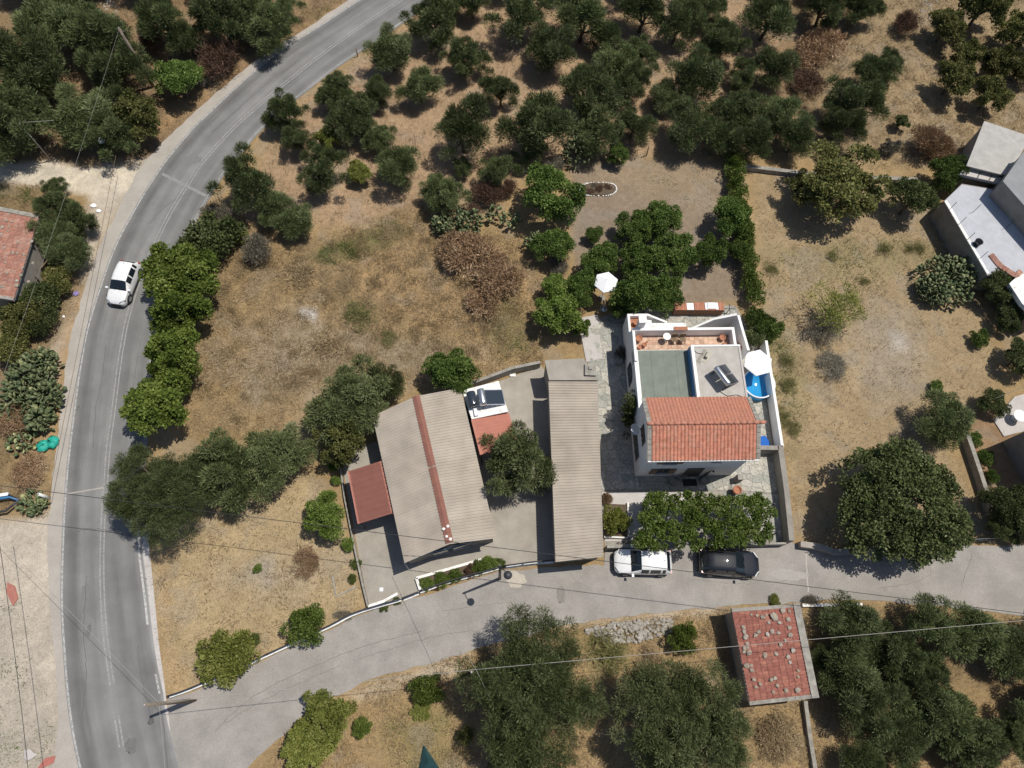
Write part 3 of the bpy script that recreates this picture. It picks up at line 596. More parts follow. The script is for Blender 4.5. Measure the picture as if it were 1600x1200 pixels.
# storey walls
m = MB(); prof = [(0, 0), (3.98, 0), (3.98, 5.36), (1.83, 6.42), (0, 5.36)]; vs_ = [(0, a, b) for a, b in prof] + [(6.95, a, b) for a, b in prof]
m.add(vs_, [(0, 4, 3, 2, 1), (5, 6, 7, 8, 9), (0, 1, 6, 5), (1, 2, 7, 6), (2, 3, 8, 7), (3, 4, 9, 8), (4, 0, 5, 9)]); south = m.build('wall', MAT['white'], house)
hb('wall', MAT['white'], 0, 3.94, 3.985, 8.5, 0, 3.42)
greyblk = hb('wall', MAT['white'], 3.95, 7.5, 3.99, 8.45, 0, 4.22)
hb('wall', MAT['white'], 0, 7.5, 8.505, 10.14, 0, 2.75)
hb('wall', MAT['white'], 0, 1.9, 10.145, 11.95, 0, 2.02)
# green rolled roofing in four strips, grey screed with white kerb, blue painted upstand
for i in range(4): hb('roofing_strip', MAT['bitumen'], .32 + i * .905, .32 + i * .905 + .895, 4.06, 8.46, 3.43, 3.452 + .006 * (i % 2))
hb('kerb', MAT['white'], .0, .30, 4.0, 7.55, 3.425, 3.50)
hb('blue_upstand', MAT['bluepaint'], 3.90, 3.945, 4.05, 8.44, 3.46, 4.0)
hb('roof_screed', MAT['gravelroof'], 4.17, 7.36, 4.06, 8.31, 4.225, 4.26)
hb('kerb', MAT['white'], 3.95, 4.165, 4.0, 8.45, 4.225, 4.34); hb('kerb', MAT['white'], 4.17, 7.5, 8.315, 8.45, 4.225, 4.335); hb('kerb', MAT['pale_slab'], 7.365, 7.5, 4.0, 8.31, 4.225, 4.31)
# terrace: terracotta tiles, parapets, brick topped ledge
hb('terrace_screed', MAT['terracotta'], .22, 7.28, 8.51, 9.92, 2.752, 2.78)
tl = MB().box((0, 0, 0), (.335, .335, .02)).mesh('floor_tile'); tl.materials.append(piece('terrace_tile', [(.50, .32, .225), (.58, .40, .29), (.46, .29, .205), (.60, .44, .33), (.54, .36, .25)], sc=3))
for i in range(20):
    for j in range(4): link('floor_tile', tl, None, house, loc=(.42 + i * .346, 8.70 + j * .346, 2.79 + rnd.uniform(-.002, .003)))
hb('parapet', MAT['white'], 0, 7.5, 9.94, 10.14, 2.752, 3.72)
hb('parapet', MAT['white'], 0, .19, 7.55, 9.935, 2.755, 3.70)
hb('parapet', MAT['white'], 7.30, 7.5, 8.46, 9.935, 2.752, 3.72)
hb('brick_ledge', MAT['clay'], 3.05, 4.05, 9.90, 10.19, 3.725, 3.79)
# canopy slab north of the parapet, corner planter, chimney
hb('canopy_slab', MAT['whitepaint'], .75, 4.3, 10.145, 11.05, 2.55, 2.70)
for a in ((0, .18, 10.15, 11.95), (.185, 1.55, 11.77, 11.95)): hb('planter_wall', MAT['white'], *a, 2.025, 2.5)
MB().prism([(1.56, 11.78), (3.1, 11.42), (3.1, 11.60), (1.56, 11.95)], 0, [2.5, 1.9, 1.9, 2.5]).build('planter_wall', MAT['white'], house)
hb('planter_soil', MAT['clay'], .19, 1.2, 10.6, 11.76, 2.025, 2.10)
chim = hb('chimney', MAT['white'], .42, .86, 10.16, 10.58, 2.03, 4.55); hb('chimney_cap', MAT['white'], .36, .92, 10.10, 10.64, 4.555, 4.64, chim)
# outside stair with stepped treads and its walls
for i in range(9): hb('step', MAT['terracotta'], 7.505, 8.22, 11.2 - i * .30, 11.5 - i * .30, 0, .55 + i * .275)
MB().prism([(8.23, 8.3), (8.42, 8.3), (8.42, 11.62), (8.23, 11.62)], 0, [3.65, 3.65, 2.75, 2.75]).build('stair_wall', MAT['white'], house)
MB().prism([(4.9, 11.15), (4.9, 10.98), (6.6, 11.52), (8.225, 11.62), (8.225, 11.80), (6.6, 11.70)], 0, [1.6, 1.6, 2.2, 2.75, 2.75, 2.2]).build('stair_wall', MAT['white'], house)
# tiled gable roof: deck, verge slabs, ridge, tiles
for s, (va, vb) in ((-1, (RV[0], RV[1])), (1, (RV[2], RV[1]))):
    MB().prism([(RU0, va), (RU1, va), (RU1, vb), (RU0, vb)], [ZE - .10, ZE - .10, ZR - .10, ZR - .10], [ZE - .02, ZE - .02, ZR - .02, ZR - .02]).build('roof_deck', MAT['white'], house)
    for u0 in (RU0 - .05, RU1 - .22):
        for k in range(7):
            a = va + (vb - va) * (k + .03) / 7; b = va + (vb - va) * (k + .97) / 7; za = ZE + (ZR - ZE) * (k + .03) / 7; zb = ZE + (ZR - ZE) * (k + .97) / 7
            MB().prism([(u0, a), (u0 + .27, a), (u0 + .27, b), (u0, b)], [za - .015] * 2 + [zb - .015] * 2, [za + .05] * 2 + [zb + .05] * 2).build('verge_slab', MAT['concrete_old'], house)
NCOL, NROW = 29, 6; tw = (RU1 - RU0 - .48) / NCOL; sl = math.hypot(RV[1] - RV[0], ZR - ZE); tlen = sl / NROW; pit = math.atan2(ZR - ZE, RV[1] - RV[0])
def barrel(w, L, n=6, lift=.018, t=.004):    # one interlocking tile, running down the slope (-y), barrel on one side, pan on the other
    xs = [-w / 2 + w * i / n for i in range(n + 1)]; zs = [.40 * min(w, .24) * .62 * max(0, math.sin(math.pi * (i / n) * 1.35)) if i / n < .74 else .004 for i in range(n + 1)]
    vs_ = []
    for (y, dz) in ((-L * .54, lift), (L * .54, 0)):
        vs_ += [(x, y, z + dz) for x, z in zip(xs, zs)]
    k = n + 1; vs_ += [(x, -L * .54, z + lift - t - .02) for x, z in zip(xs, zs)]
    vs_ += vs_[:k]; return vs_, [(i, i + 1, k + i + 1, k + i) for i in range(n)] + [(2 * k + i, 2 * k + i + 1, 3 * k + i + 1, 3 * k + i) for i in range(n)]
v_, f_ = barrel(tw, tlen); tm = MB().add(v_, f_, True).mesh('roof_tile'); tm.materials.append(MAT['house_tile'])
for r in range(NROW):
    for c in range(NCOL):
        d = (r + .5) / NROW
        link('roof_tile', tm, None, house, loc=(RU0 + .24 + (c + .5) * tw, RV[0] + (RV[1] - RV[0]) * d, ZE + (ZR - ZE) * d + .002 + rnd.uniform(0, .004)), rot=(pit, 0, rnd.uniform(-.012, .012)))
mb = MB()
for r in range(NROW):
    for c in range(NCOL):
        d = (r + .5) / NROW; M = Matrix.Translation((RU0 + .24 + (c + .5) * tw, RV[2] + (RV[1] - RV[2]) * d, ZE + (ZR - ZE) * d + .002)) @ Matrix.Rotation(-pit, 4, 'X') @ Matrix.Rotation(math.pi, 4, 'Z')
        mb.add([M @ Vector(p) for p in v_], f_, True)
tag(mb.build('rear_slope_tiles', MAT['roof_tile'], house), kind='stuff')
for k in range(18): MB().tube([(RU0 - .1 + k * .43, RV[1], ZR + .015), (RU0 - .1 + k * .43 + .45, RV[1], ZR + .03)], [.115, .125], 10).build('ridge_tile', MAT['roof_tile'], house)
hb('gutter', MAT['whitepaint'], RU0, RU1, RV[0] - .09, RV[0] + .02, ZE - .15, ZE - .06)
# south front: windows with shutters, grilled door
def window_s(u0, u1, z0, z1, shut=True):
    w = hb('window', MAT['glass'], u0, u1, -.03, .02, z0, z1)
    for a in ((u0 - .05, u0, z0, z1), (u1, u1 + .05, z0, z1), (u0, u1, z1, z1 + .05), ((u0 + u1) / 2 - .025, (u0 + u1) / 2 + .025, z0, z1)): hb('frame', MAT['wood'], a[0], a[1], -.045, .015, a[2], a[3], w)
    hb('sill', MAT['pale_slab'], u0 - .1, u1 + .1, -.14, .01, z0 - .06, z0 - .005, w)
    if shut:
        d = (u1 - u0) / 2
        for a in (u0 - d - .08, u1 + .08): hb('shutter', MAT['wood'], a, a + d, -.075, -.012, z0, z1, w)
window_s(1.35, 2.15, 3.5, 4.7); window_s(4.55, 5.1, 3.9, 4.6, False); window_s(1.3, 2.1, .95, 2.1)
door = hb('door', MAT['darkmetal'], 3.35, 4.55, -.05, .02, .02, 2.15)
for a, b in ((2.85, 3.3), (4.6, 5.05)):
    for k in range(6): MB().box((a + k * .09, -.30 - .03 * k * (1 if a < 3 else -1) , 1.1), (.025, .025, 2.05)).build('door_grille', MAT['darkmetal'], door)
MB().lathe([(.02, -.1), (.09, 0), (.03, .12)], (5.15, -.22, 2.0), 8).build('wall_lamp', MAT['darkmetal'], house)
# west front: tall windows
def window_w(v0, v1, z0, z1, arch=False):
    if arch:
        n = 10; P = [(v0, z0), (v1, z0)] + [((v0 + v1) / 2 + (v1 - v0) / 2 * math.cos(math.pi * k / n), z1 + (v1 - v0) * .35 * math.sin(math.pi * k / n)) for k in range(n + 1)]
        m = MB(); k = len(P); m.add([(-.03, a, b) for a, b in P] + [(.01, a, b) for a, b in P], [tuple(range(k))[::-1], tuple(range(k, 2 * k))] + [(i, (i + 1) % k, k + (i + 1) % k, k + i) for i in range(k)])
        return m.build('window', MAT['glass'], house)
    w = hb('window', MAT['glass'], -.03, .01, v0, v1, z0, z1)
    for k in range(4): y = v0 + (v1 - v0) * k / 3; hb('frame', MAT['wood'], -.05, .008, y - .03, y + .03, z0 - .03, z1 + .03, w)
window_w(6.6, 8.2, .8, 1.9, True); window_w(.9, 3.0, .9, 2.2); window_w(1.2, 2.4, 3.6, 4.7)
# tubing on the roof edge and the satellite dish on the gable
dish = tag(empty('satellite_dish', (*H2W(-.02, 2.3), 4.3), HR + math.radians(200)), 'pale round satellite dish on the west gable of the white house', 'satellite dish')
m = MB(); n = 18
prof = [(.02, 0), (.15, .015), (.28, .05), (.40, .10)]; m.lathe(prof, (0, 0, 0), n, cap=False); R_ = Matrix.Translation((.55, 0, .25)) @ Matrix.Rotation(math.radians(60), 4, 'Y')
m.v = [tuple(R_ @ Vector(p)) for p in m.v]; m.build('dish', surf('dish_grey', (.42, .43, .43), (.36, .37, .37)), dish)
MB().tube([(0, 0, 0), (.3, 0, 0), (.5, 0, .2)], .025, 6).build('bracket', MAT['metal'], dish); MB().tube([tuple(R_ @ Vector((0, .3, .1))), tuple(R_ @ Vector((0, 0, .5)))], .018, 6).build('feed_arm', MAT['fabric'], dish)
MB().lathe([(.03, 0), (.05, .04), (.03, .12)], tuple(R_ @ Vector((0, 0, .46))), 8).build('receiver', MAT['fabric'], dish)
# solar water heater on the grey roof
def heater(name, label, loc, rz, tanks=1):
    t = tag(empty(name, loc, rz), label, 'solar heater')
    M = Matrix.Translation((0, -.62, .55)) @ Matrix.Rotation(math.radians(38), 4, 'X')
    for k in (-.53, .53):
        p = MB().box((k, 0, 0), (1.0, 1.75, .07)); p.v = [tuple(M @ Vector(q)) for q in p.v]; c = p.build('collector_frame', MAT['metal'], t)
        g = MB().box((k, 0, .04), (.92, 1.66, .012)); g.v = [tuple(M @ Vector(q)) for q in g.v]; g.build('collector_glass', MAT['solar'], c)
    MB().lathe([(.05, -1.0), (.24, -.95), (.27, -.8), (.27, .8), (.24, .95), (.05, 1.0)], (0, 0, 0), 20).build('tank', MAT['metal'], t, loc=(0, .25, 1.28), rot=(0, math.pi / 2, 0))
    for x in (-.85, .85):
        MB().tube([(x, .45, .0), (x, .3, 1.1)], .02, 6).build('stand_leg', MAT['darkmetal'], t); MB().tube([(x, -1.25, .05), (x, .45, .05)], .02, 6).build('stand_rail', MAT['darkmetal'], t)
        MB().tube([(x, -.1, .9), (x, .42, .06)], .018, 6).build('stand_brace', MAT['darkmetal'], t)
    return t
h1 = heater('solar_water_heater', 'solar water heater with silver tank on the grey flat roof of the white house', (*H2W(5.75, 5.75), 4.262), HR + math.radians(120))
h1.scale = (.78, .78, .78)
pad = tag(MB().box((0, 0, .01), (1.0, .42, .02)).box((.1, 0, .16), (.55, .20, .28)).build('air_conditioner', surf('old_unit', (.46, .44, .36), (.38, .36, .29)), None, loc=(*H2W(5.0, 7.55), 4.262), rot=(0, 0, HR + math.radians(55))), 'pale boxy air conditioner unit on the grey flat roof', 'air conditioner')
MB().box((-.15, .28, .008), (1.15, .32, .016)).build('base_slab', MAT['concrete_old'], pad)
a = [H2W(5.6, 4.9), H2W(6.1, 4.55), H2W(6.8, 4.6), H2W(7.35, 4.25)]
tag(MB().tube([(p[0], p[1], 4.29) for p in catmull(a, 16)], .022, 6).build('roof_hose', MAT['black']), 'black hoses running over the grey roof to the tiled eave', 'hose')
a = [H2W(4.1, 8.2), H2W(4.35, 7.85), H2W(4.8, 7.75)]
tag(MB().tube([(p[0], p[1], 4.29) for p in catmull(a, 12)], .02, 6).build('unit_pipe', MAT['black']), 'short black pipe from the white kerb to the air conditioner', 'pipe')

# terrace pots and furniture
def pot(loc, r, h, label, name='clay_pot', mat=None, plant=False):
    t = tag(MB().lathe([(r * .62, 0), (r * .85, h * .5), (r, h * .93), (r * 1.08, h * .94), (r * 1.08, h), (r * .85, h), (r * .8, h * .8)], (0, 0, 0), 18).build(name, mat or MAT['clay'], None, loc=loc), label, 'plant pot')
    MB().lathe([(r * .02, h * .79), (r * .8, h * .795)], (0, 0, 0), 18).build('soil', MAT['soil'], t); return t
def tpot(u, v, r, h, label, z=2.80): return pot((*H2W(u, v), z), r, h, label)
tpot(.55, 9.55, .24, .45, 'large red clay pot in the corner of the roof terrace')
tpot(.95, 9.1, .16, .32, 'medium clay pot beside the large one on the roof terrace'); tpot(.6, 8.95, .14, .2, 'low clay pot nearest the green roof on the terrace')
tpot(1.15, 9.35, .10, .18, 'smallest clay pot of the four on the roof terrace'); tpot(6.75, 9.6, .22, .34, 'clay pot beside the stair parapet of the roof terrace')
tpot(.62, 11.25, .20, .34, 'clay pot in the raised corner planter of the white house', 2.11)
tpot(6.9, 9.15, .13, .22, 'small clay pot below the other at the stair side')
table = tag(MB().lathe([(.18, 0), (.03, .03), (.03, .66), (.27, .68), (.28, .71)], (0, 0, 0), 18).build('round_table', MAT['metal'], None, loc=(*H2W(2.55, 9.55), 2.80)), 'small round metal table against the terrace parapet', 'table')
def chair(loc, rz, label, mat):
    t = tag(empty('terrace_chair', loc, rz), label, 'chair', 'terrace chairs')
    MB().box((0, 0, .44), (.42, .42, .04)).build('seat', mat, t); MB().box((0, .2, .70), (.42, .03, .34)).build('backrest', mat, t)
    for x in (-.19, .19):
        for y in (-.19, .19): MB().box((x, y, .21), (.03, .03, .42)).build('leg', MAT['darkmetal'], t)
    return t
chair((*H2W(3.15, 9.45), 2.80), HR, 'dark terrace chair nearer the round metal table', MAT['wood']); chair((*H2W(3.75, 9.45), 2.80), HR, 'dark terrace chair farther from the round metal table', MAT['wood'])

# ---- yard of the white house
def hpoly(l): return [H2W(*p) for p in l]
court = tag(MB().prism(hpoly([(-2.75, -1.0), (10.25, -1.4), (10.45, 1.6), (10.6, 10.0), (9.3, 13.9), (2.2, 14.1), (-2.9, 12.6)]), -.05, .004).build('courtyard', MAT['concrete_old']), kind='structure')
fc = tag(MB().prism(hpoly([(-2.5, -5.1), (10.1, -4.9), (10.25, -1.405), (-2.75, -1.005)]), -.05, .004).build('front_courtyard', MAT['concrete_old']), kind='structure')
flagstones(court, hpoly([(-2.7, -.95), (-.03, -.95), (-.05, 12.4), (-2.7, 12.3)]), .62, 1)
flagstones(court, hpoly([(0, -.95), (6.6, -1.1), (6.95, -.03), (0, -.03)]), .6, 2)
flagstones(court, hpoly([(7.53, 1.6), (10.4, 1.6), (10.5, 9.9), (8.45, 9.9), (7.53, 8.3)]), .58, 3)
flagstones(court, hpoly([(1.9, 12.0), (8.45, 11.85), (9.6, 12.0), (9.1, 13.7), (1.9, 13.9)]), .62, 4)
flagstones(fc, hpoly([(6.3, -4.8), (10.05, -4.8), (10.2, -1.45), (6.3, -1.25)]), .62, 5)
flagstones(court, hpoly([(6.98, -1.1), (10.2, -1.35), (10.35, 1.55), (6.98, 1.55)]), .62, 6)
tag(MB().prism(hpoly([(-2.45, -4.6), (3.9, -4.6), (3.9, -1.15), (-2.45, -1.10)]), .005, .03).build('front_slab', MAT['pale_slab'], fc))
tag(MB().prism(hpoly([(3.93, -4.6), (6.25, -4.6), (6.25, -1.2), (3.93, -1.16)]), .005, .027).build('front_slab', MAT['concrete'], fc))
pale = tag(MB().prism(poly([(903, 497), (934, 492), (941, 560), (916, 566)]), -.02, .035).build('concrete_slab', MAT['pale_slab']), kind='structure')
# boundary walls
def wall(name, pts, th, h, mat, label, cat='wall', z0=-.05, cap=None):
    P = np.array(pts, float); a = side_offset(P, th / 2); b = side_offset(P, -th / 2)
    hh = h if isinstance(h, (list, tuple)) else [h] * len(P); m = MB(); n = len(P)
    vs_ = [(p[0], p[1], z0) for p in a] + [(p[0], p[1], z0) for p in b] + [(p[0], p[1], q) for p, q in zip(a, hh)] + [(p[0], p[1], q) for p, q in zip(b, hh)]
    fs = []
    for i in range(n - 1): fs += [(2 * n + i, 3 * n + i, 3 * n + i + 1, 2 * n + i + 1), (i, 2 * n + i, 2 * n + i + 1, i + 1), (n + i, n + i + 1, 3 * n + i + 1, 3 * n + i)]
    fs += [(0, n, 3 * n, 2 * n), (n - 1, 3 * n - 1, 4 * n - 1, 2 * n - 1)]
    m.add(vs_, fs); return tag(m.build(name, mat), label, cat)
wall('garden_wall', hpoly([(10.75, 10.2), (10.68, 6), (10.62, 1.75)]), .2, 1.25, MAT['white'], 'low white garden wall beside the pool and the brown field')
wall('courtyard_wall', hpoly([(8.9, 1.70), (10.35, 1.66)]), .32, 1.25, MAT['wallgrey'], 'short grey wall closing the courtyard behind the tiled house')
wall('courtyard_wall', hpoly([(10.48, 1.84), (10.40, -1.5), (10.18, -4.95)]), .38, 1.25, MAT['wallgrey'], 'thick grey brown wall on the field side of the front courtyard')
wall('front_wall', hpoly([(-2.5, -5.1), (1.2, -5.1)]), .22, 1.0, MAT['concrete_old'], 'low weathered front wall behind the parked white car')
wall('front_wall', hpoly([(4.3, -5.1), (9.95, -5.05)]), .14, .8, MAT['concrete_old'], 'low front wall under the vine beside the parked black car')
wall('entrance_pillar', hpoly([(7.2, -.35), (7.6, -.35)]), .4, .9, MAT['concrete_old'], 'short stone pillar at the corner of the white house', 'pillar')
pot((*H2W(7.1, -1.25), .03), .30, .75, 'tall red clay pot standing in the sunlit front courtyard')
pot((*H2W(2.75, -.45), .03), .30, .42, 'round pale pot left of the front door', mat=MAT['concrete_old']); pot((*H2W(5.0, -.45), .03), .30, .42, 'round pale pot right of the front door', mat=MAT['concrete_old'])
tag(MB().box((0, 0, .02), (1.0, .5, .03)).build('door_mat', MAT['rubber'], None, loc=(*H2W(3.95, -.5), .03), rot=(0, 0, HR)), 'dark door mat before the front door', 'door mat')
# planter with white kerb beside the shed
pl = tag(empty('front_planter', (*W(962, 816), 0)), 'white edged planter with a clipped bush beside the long shed', 'planter')
for a in (((-.8, -1.1), (.85, -1.1), .05), ((.85, -1.1), (.85, 1.35), .05)):
    (x0, y0), (x1, y1), t_ = a; MB().prism([(x0 - t_, y0 - t_), (x1 + t_, y0 - t_), (x1 + t_, y1 + t_), (x0 - t_, y1 + t_)], 0, .3).build('kerb', MAT['whitepaint'], pl)
MB().box((0, .1, .1), (1.6, 2.3, .2)).build('soil', MAT['soil'], pl)
# round splash pool, parasols, blue float, barbecue
pw = W(1184, 601, .5); pool = tag(empty('splash_pool', (*pw, 0)), 'round blue splash pool between the house and the white wall', 'pool')
MB().lathe([(1.15, .0), (1.19, .05), (1.19, .75), (1.15, .80), (1.10, .75), (1.08, .12), (.01, .10)], (0, 0, .03), 36).build('liner', MAT['water'], pool)
MB().lathe([(1.20, .72), (1.225, .74), (1.225, .81), (1.17, .83), (1.13, .80)], (0, 0, .03), 36, cap=False).build('rim', MAT['fabric'], pool)
def parasol(name, loc, r, n, h, label, tilt=0.0):
    t = tag(empty(name, loc), label, 'parasol')
    vs_ = [(0, 0, h + .38)] + [(r * math.cos(2 * math.pi * (k + .3) / n), r * math.sin(2 * math.pi * (k + .3) / n), h) for k in range(n)] + [(r * .98 * math.cos(2 * math.pi * (k + .3) / n), r * .98 * math.sin(2 * math.pi * (k + .3) / n), h - .12) for k in range(n)]
    fs = [(0, 1 + k, 1 + (k + 1) % n) for k in range(n)] + [(1 + k, 1 + n + k, 1 + n + (k + 1) % n, 1 + (k + 1) % n) for k in range(n)]
    MB().add(vs_, fs).build('canopy', MAT['fabric'], t); MB().tube([(0, 0, 0), (0, 0, h + .42)], .028, 8).build('pole', MAT['metal'], t); MB().lathe([(.28, 0), (.28, .07), (.05, .1)], (0, 0, 0), 16).build('base', MAT['concrete_old'], t)
    for k in range(n): MB().tube([(0, 0, h + .34), (r * .95 * math.cos(2 * math.pi * (k + .3) / n), r * .95 * math.sin(2 * math.pi * (k + .3) / n), h - .02)], .012, 5).build('rib', MAT['metal'], t)
    return t
parasol('parasol', (*W(1185, 566, 2.2), .03), 1.10, 6, 2.1, 'large white parasol shading the blue splash pool')
parasol('parasol', (*W(947, 441, 2.5), 0), .95, 6, 2.5, 'white parasol half hidden by orange trees in the garden')
tag(MB().lathe([(.02, 0), (.33, .02), (.33, .06), (.02, .12)], (0, 0, 0), 14).tube([(0, 0, .1), (0, 0, .9)], .03, 6).build('garden_stool', MAT['metal'], None, loc=(*W(943, 482), .03)), 'pale metal garden stool under the trees below the white parasol', 'stool')
tag(MB().prism([(-.35, -.55), (.3, -.6), (.35, .1), (.1, .6), (-.3, .55)], 0, .12).build('pool_float', plain('blue_vinyl', (.02, .12, .46), .75, 0, .2), None, loc=(*W(1194, 694), .05)), 'bright blue inflatable float beside the tiled roof end', 'pool float')
bq = tag(empty('barbecue', (*W(1088, 487), 0), math.radians(2.5)), 'long brick barbecue counter behind the white house', 'barbecue')
MB().box((0, 0, .42), (3.9, .62, .84)).build('counter_body', surf('brick_face', (.30, .16, .10), (.20, .11, .075), sc=5), bq)
for k in range(20):
    if 5 <= k <= 7: continue
    MB().box((-1.85 + k * .195, 0, .88), (.185, .68, .07)).build('brick', MAT['clay'] if k % 3 else MAT['roof_tile'], bq)
MB().box((-.70, 0, .86), (.56, .60, .03)).build('sink', MAT['fabric'], bq); MB().box((.95, .02, .96), (.62, .55, .08)).build('white_lid', MAT['fabric'], bq); MB().box((.55, 0, .935), (.2, .6, .03)).build('steel_plate', MAT['metal'], bq); MB().box((1.38, 0, .935), (.2, .6, .03)).build('steel_plate', MAT['metal'], bq)
tag(MB().box((0, 0, .7), (.9, .06, .05)).box((0, 0, .7), (.06, .9, .05), ).tube([(0, 0, 0), (0, 0, .7)], .03, 6).build('parasol_stand', MAT['darkmetal'], None, loc=(*W(1136, 489), .02)), 'dark cross shaped stand at the end of the barbecue', 'stand')

# ---- grey gabled workshop with corrugated sheets
def corrugated(name, a, b, c, d, per, amp, mat, parent, seg=8):
    """a-b eave line, d-c ridge line; waves run down the slope, period along a-b"""
    a, b, c, d = (Vector(q) for q in (a, b, c, d)); tot = int((b - a).length / per); k0 = 0
    while k0 < tot:
        k1 = min(tot, k0 + 5); k1 = tot if tot - k1 < 2 else k1; t0, t1 = k0 / tot, k1 / tot; dz = Vector((0, 0, .004 + .008 * ((k0 // 5) % 2)))
        one_sheet(name, a.lerp(b, t0) + dz, a.lerp(b, t1) + dz, d.lerp(c, t1) + dz, d.lerp(c, t0) + dz, k1 - k0, amp, mat, parent, seg); k0 = k1
def one_sheet(name, a, b, c, d, waves, amp, mat, parent, seg):
    n = waves * seg; vs_ = []; fs = []; o0 = (a + b + c + d) / 4; a, b, c, d = a - o0, b - o0, c - o0, d - o0
    th = .012
    for i in range(n + 1):
        t = i / n; z = amp * math.sin(2 * math.pi * i / seg)
        for e in (0, 1):
            for k in range(2):
                p = (a.lerp(b, t)).lerp(d.lerp(c, t), k); vs_.append((p.x, p.y, p.z + z - e * th))
    for i in range(n):
        o = i * 4; fs += [(o, o + 4, o + 5, o + 1), (o + 2, o + 3, o + 7, o + 6), (o, o + 2, o + 6, o + 4), (o + 1, o + 5, o + 7, o + 3)]
    ob = MB().add(vs_, fs, True).build(name, mat, parent, loc=tuple(o0)); ob.data.set_sharp_from_angle(angle=math.radians(60)); return ob
ws = tag(empty('workshop', (-5.1, 12.5, 0)), 'low workshop with grey corrugated gable roof and red brown ridge', 'workshop')
def rel(root, q): return (q[0] - root.location[0], q[1] - root.location[1], q[2] - root.location[2])
EZ, RZ = 2.85, 3.55
A1 = W3(582, 650, EZ); A2 = W3(632, 880, EZ); B1 = W3(650, 619, RZ); B2 = W3(703, 850, RZ); C1 = W3(720, 606, EZ); C2 = W3(775, 841, EZ)
r_ = lambda q: rel(ws, q)
corrugated('roof_sheet', r_(A2), r_(A1), r_(B1), r_(B2), .205, .044, MAT['fibre'], ws); corrugated('roof_sheet', r_(C1), r_(C2), r_(B2), r_(B1), .205, .044, MAT['fibre'], ws)
b1, b2 = Vector(r_(B1)), Vector(r_(B2)); dv = (b2 - b1).normalized(); sd = Vector((-dv.y, dv.x, 0))
for k in range(2):
    p, q = b1.lerp(b2, k / 2), b1.lerp(b2, (k + .985) / 2)
    MB().add([p + sd * .26 + Vector((0, 0, .0)), p + Vector((0, 0, .09)), p - sd * .26, q + sd * .26, q + Vector((0, 0, .09)), q - sd * .26], [(0, 3, 4, 1), (1, 4, 5, 2)]).build('ridge_cap', MAT['redcap'], ws)
ins = lambda p, q, t: tuple(np.array(p) + (np.array(q) - np.array(p)) * t)
cen = np.array([-5.1, 12.5, 0])
foot = [ins(q, (*cen[:2], q[2]), .05) for q in (A1, A2, B2, C2, C1, B1)]
MB().prism([(q[0] + 5.1, q[1] - 12.5) for q in foot], 0, [EZ - .12, EZ - .12, RZ - .12, EZ - .12, EZ - .12, RZ - .12]).build('wall', MAT['wallgrey'], ws)
# window band on the front gable
g0, g1 = np.array(foot[1]), np.array(foot[3]); gd = (g1 - g0) / np.linalg.norm((g1 - g0)[:2]); ang = math.atan2(gd[1], gd[0])
for k, t in enumerate((2.2, 3.6)):
    p = g0 + gd * t; w = MB().box((0, 0, 0), (1.0, .06, .8)).build('window', MAT['glass'], ws, loc=(p[0] + 5.1, p[1] - 12.5, 1.6), rot=(0, 0, ang))
    MB().box((0, -.01, -.43), (1.1, .12, .05)).build('sill', MAT['pale_slab'], w); MB().box((0, -.012, 0), (.05, .06, .8)).build('frame', MAT['whitepaint'], w)
p = g0 + gd * .1; MB().box((0, 0, 0), (5.3, .04, .09)).build('fascia', MAT['bluepaint'], ws, loc=((g0[0] + g1[0]) / 2 + 5.1, (g0[1] + g1[1]) / 2 - 12.5 - .02, 2.45), rot=(0, 0, ang))
# white roof bolts / cement dabs beside the ridge
for (x, y) in ((693, 826), (700, 822), (698, 838), (704, 842)): MB().rock((0, 0, 0), .14, random.Random(x), .4).build('cement_dab', MAT['whitepaint'], ws, loc=r_(W3(x, y, RZ + .07)))
# red tile-sheet porches
def tile_sheet(name, P, z_in, z_out, parent, rows=14, cols=9):
    """P: outer-left, outer-right, inner-right, inner-left ; stepped rows fall from inner to outer edge"""
    o0, o1, i1, i0 = (Vector((p[0], p[1], 0)) for p in P); vs_ = []; fs = []; n = cols * 6
    for r in range(rows):
        for e, tt, lift in ((0, r / rows, .0), (1, (r + .985) / rows, .032)):
            for i in range(n + 1):
                t = i / n; p = (i0.lerp(i1, t)).lerp(o0.lerp(o1, t), tt); z = z_in + (z_out - z_in) * tt + .032 * math.sin(2 * math.pi * t * cols) + lift; vs_.append((p.x, p.y, z))
    k = n + 1
    for j in range(rows * 2 - 1): fs += [(j * k + i, j * k + i + 1, (j + 1) * k + i + 1, (j + 1) * k + i) for i in range(n)]
    return MB().add(vs_, fs, True).build(name, MAT['redsheet'], parent)
def porch(name, label, px, z_in, z_out, flipx=False):
    P = [W(x, y, z) for (x, y), z in zip(px, (z_out, z_out, z_in, z_in))]; c = np.mean(P, 0); t = tag(empty(name, (*c, 0)), label, 'porch')
    Q = [(p[0] - c[0], p[1] - c[1]) for p in P]; tile_sheet('tile_sheet', Q, z_in, z_out, t)
    for k, zz in ((0, z_out), (1, z_out), (2, z_in), (3, z_in)): MB().tube([(Q[k][0] * .93, Q[k][1] * .93, 0), (Q[k][0] * .93, Q[k][1] * .93, zz - .06)], .05, 8).build('post', MAT['darkmetal'], t)
    MB().tube([(Q[0][0] * .95, Q[0][1] * .95, z_out - .07), (Q[1][0] * .95, Q[1][1] * .95, z_out - .07)], .05, 6).build('beam', MAT['darkmetal'], t); return t
porch('red_porch', 'red tile sheet porch on the field side of the workshop', [(543, 737), (559, 819), (614, 802), (596, 720)], 2.6, 2.3)
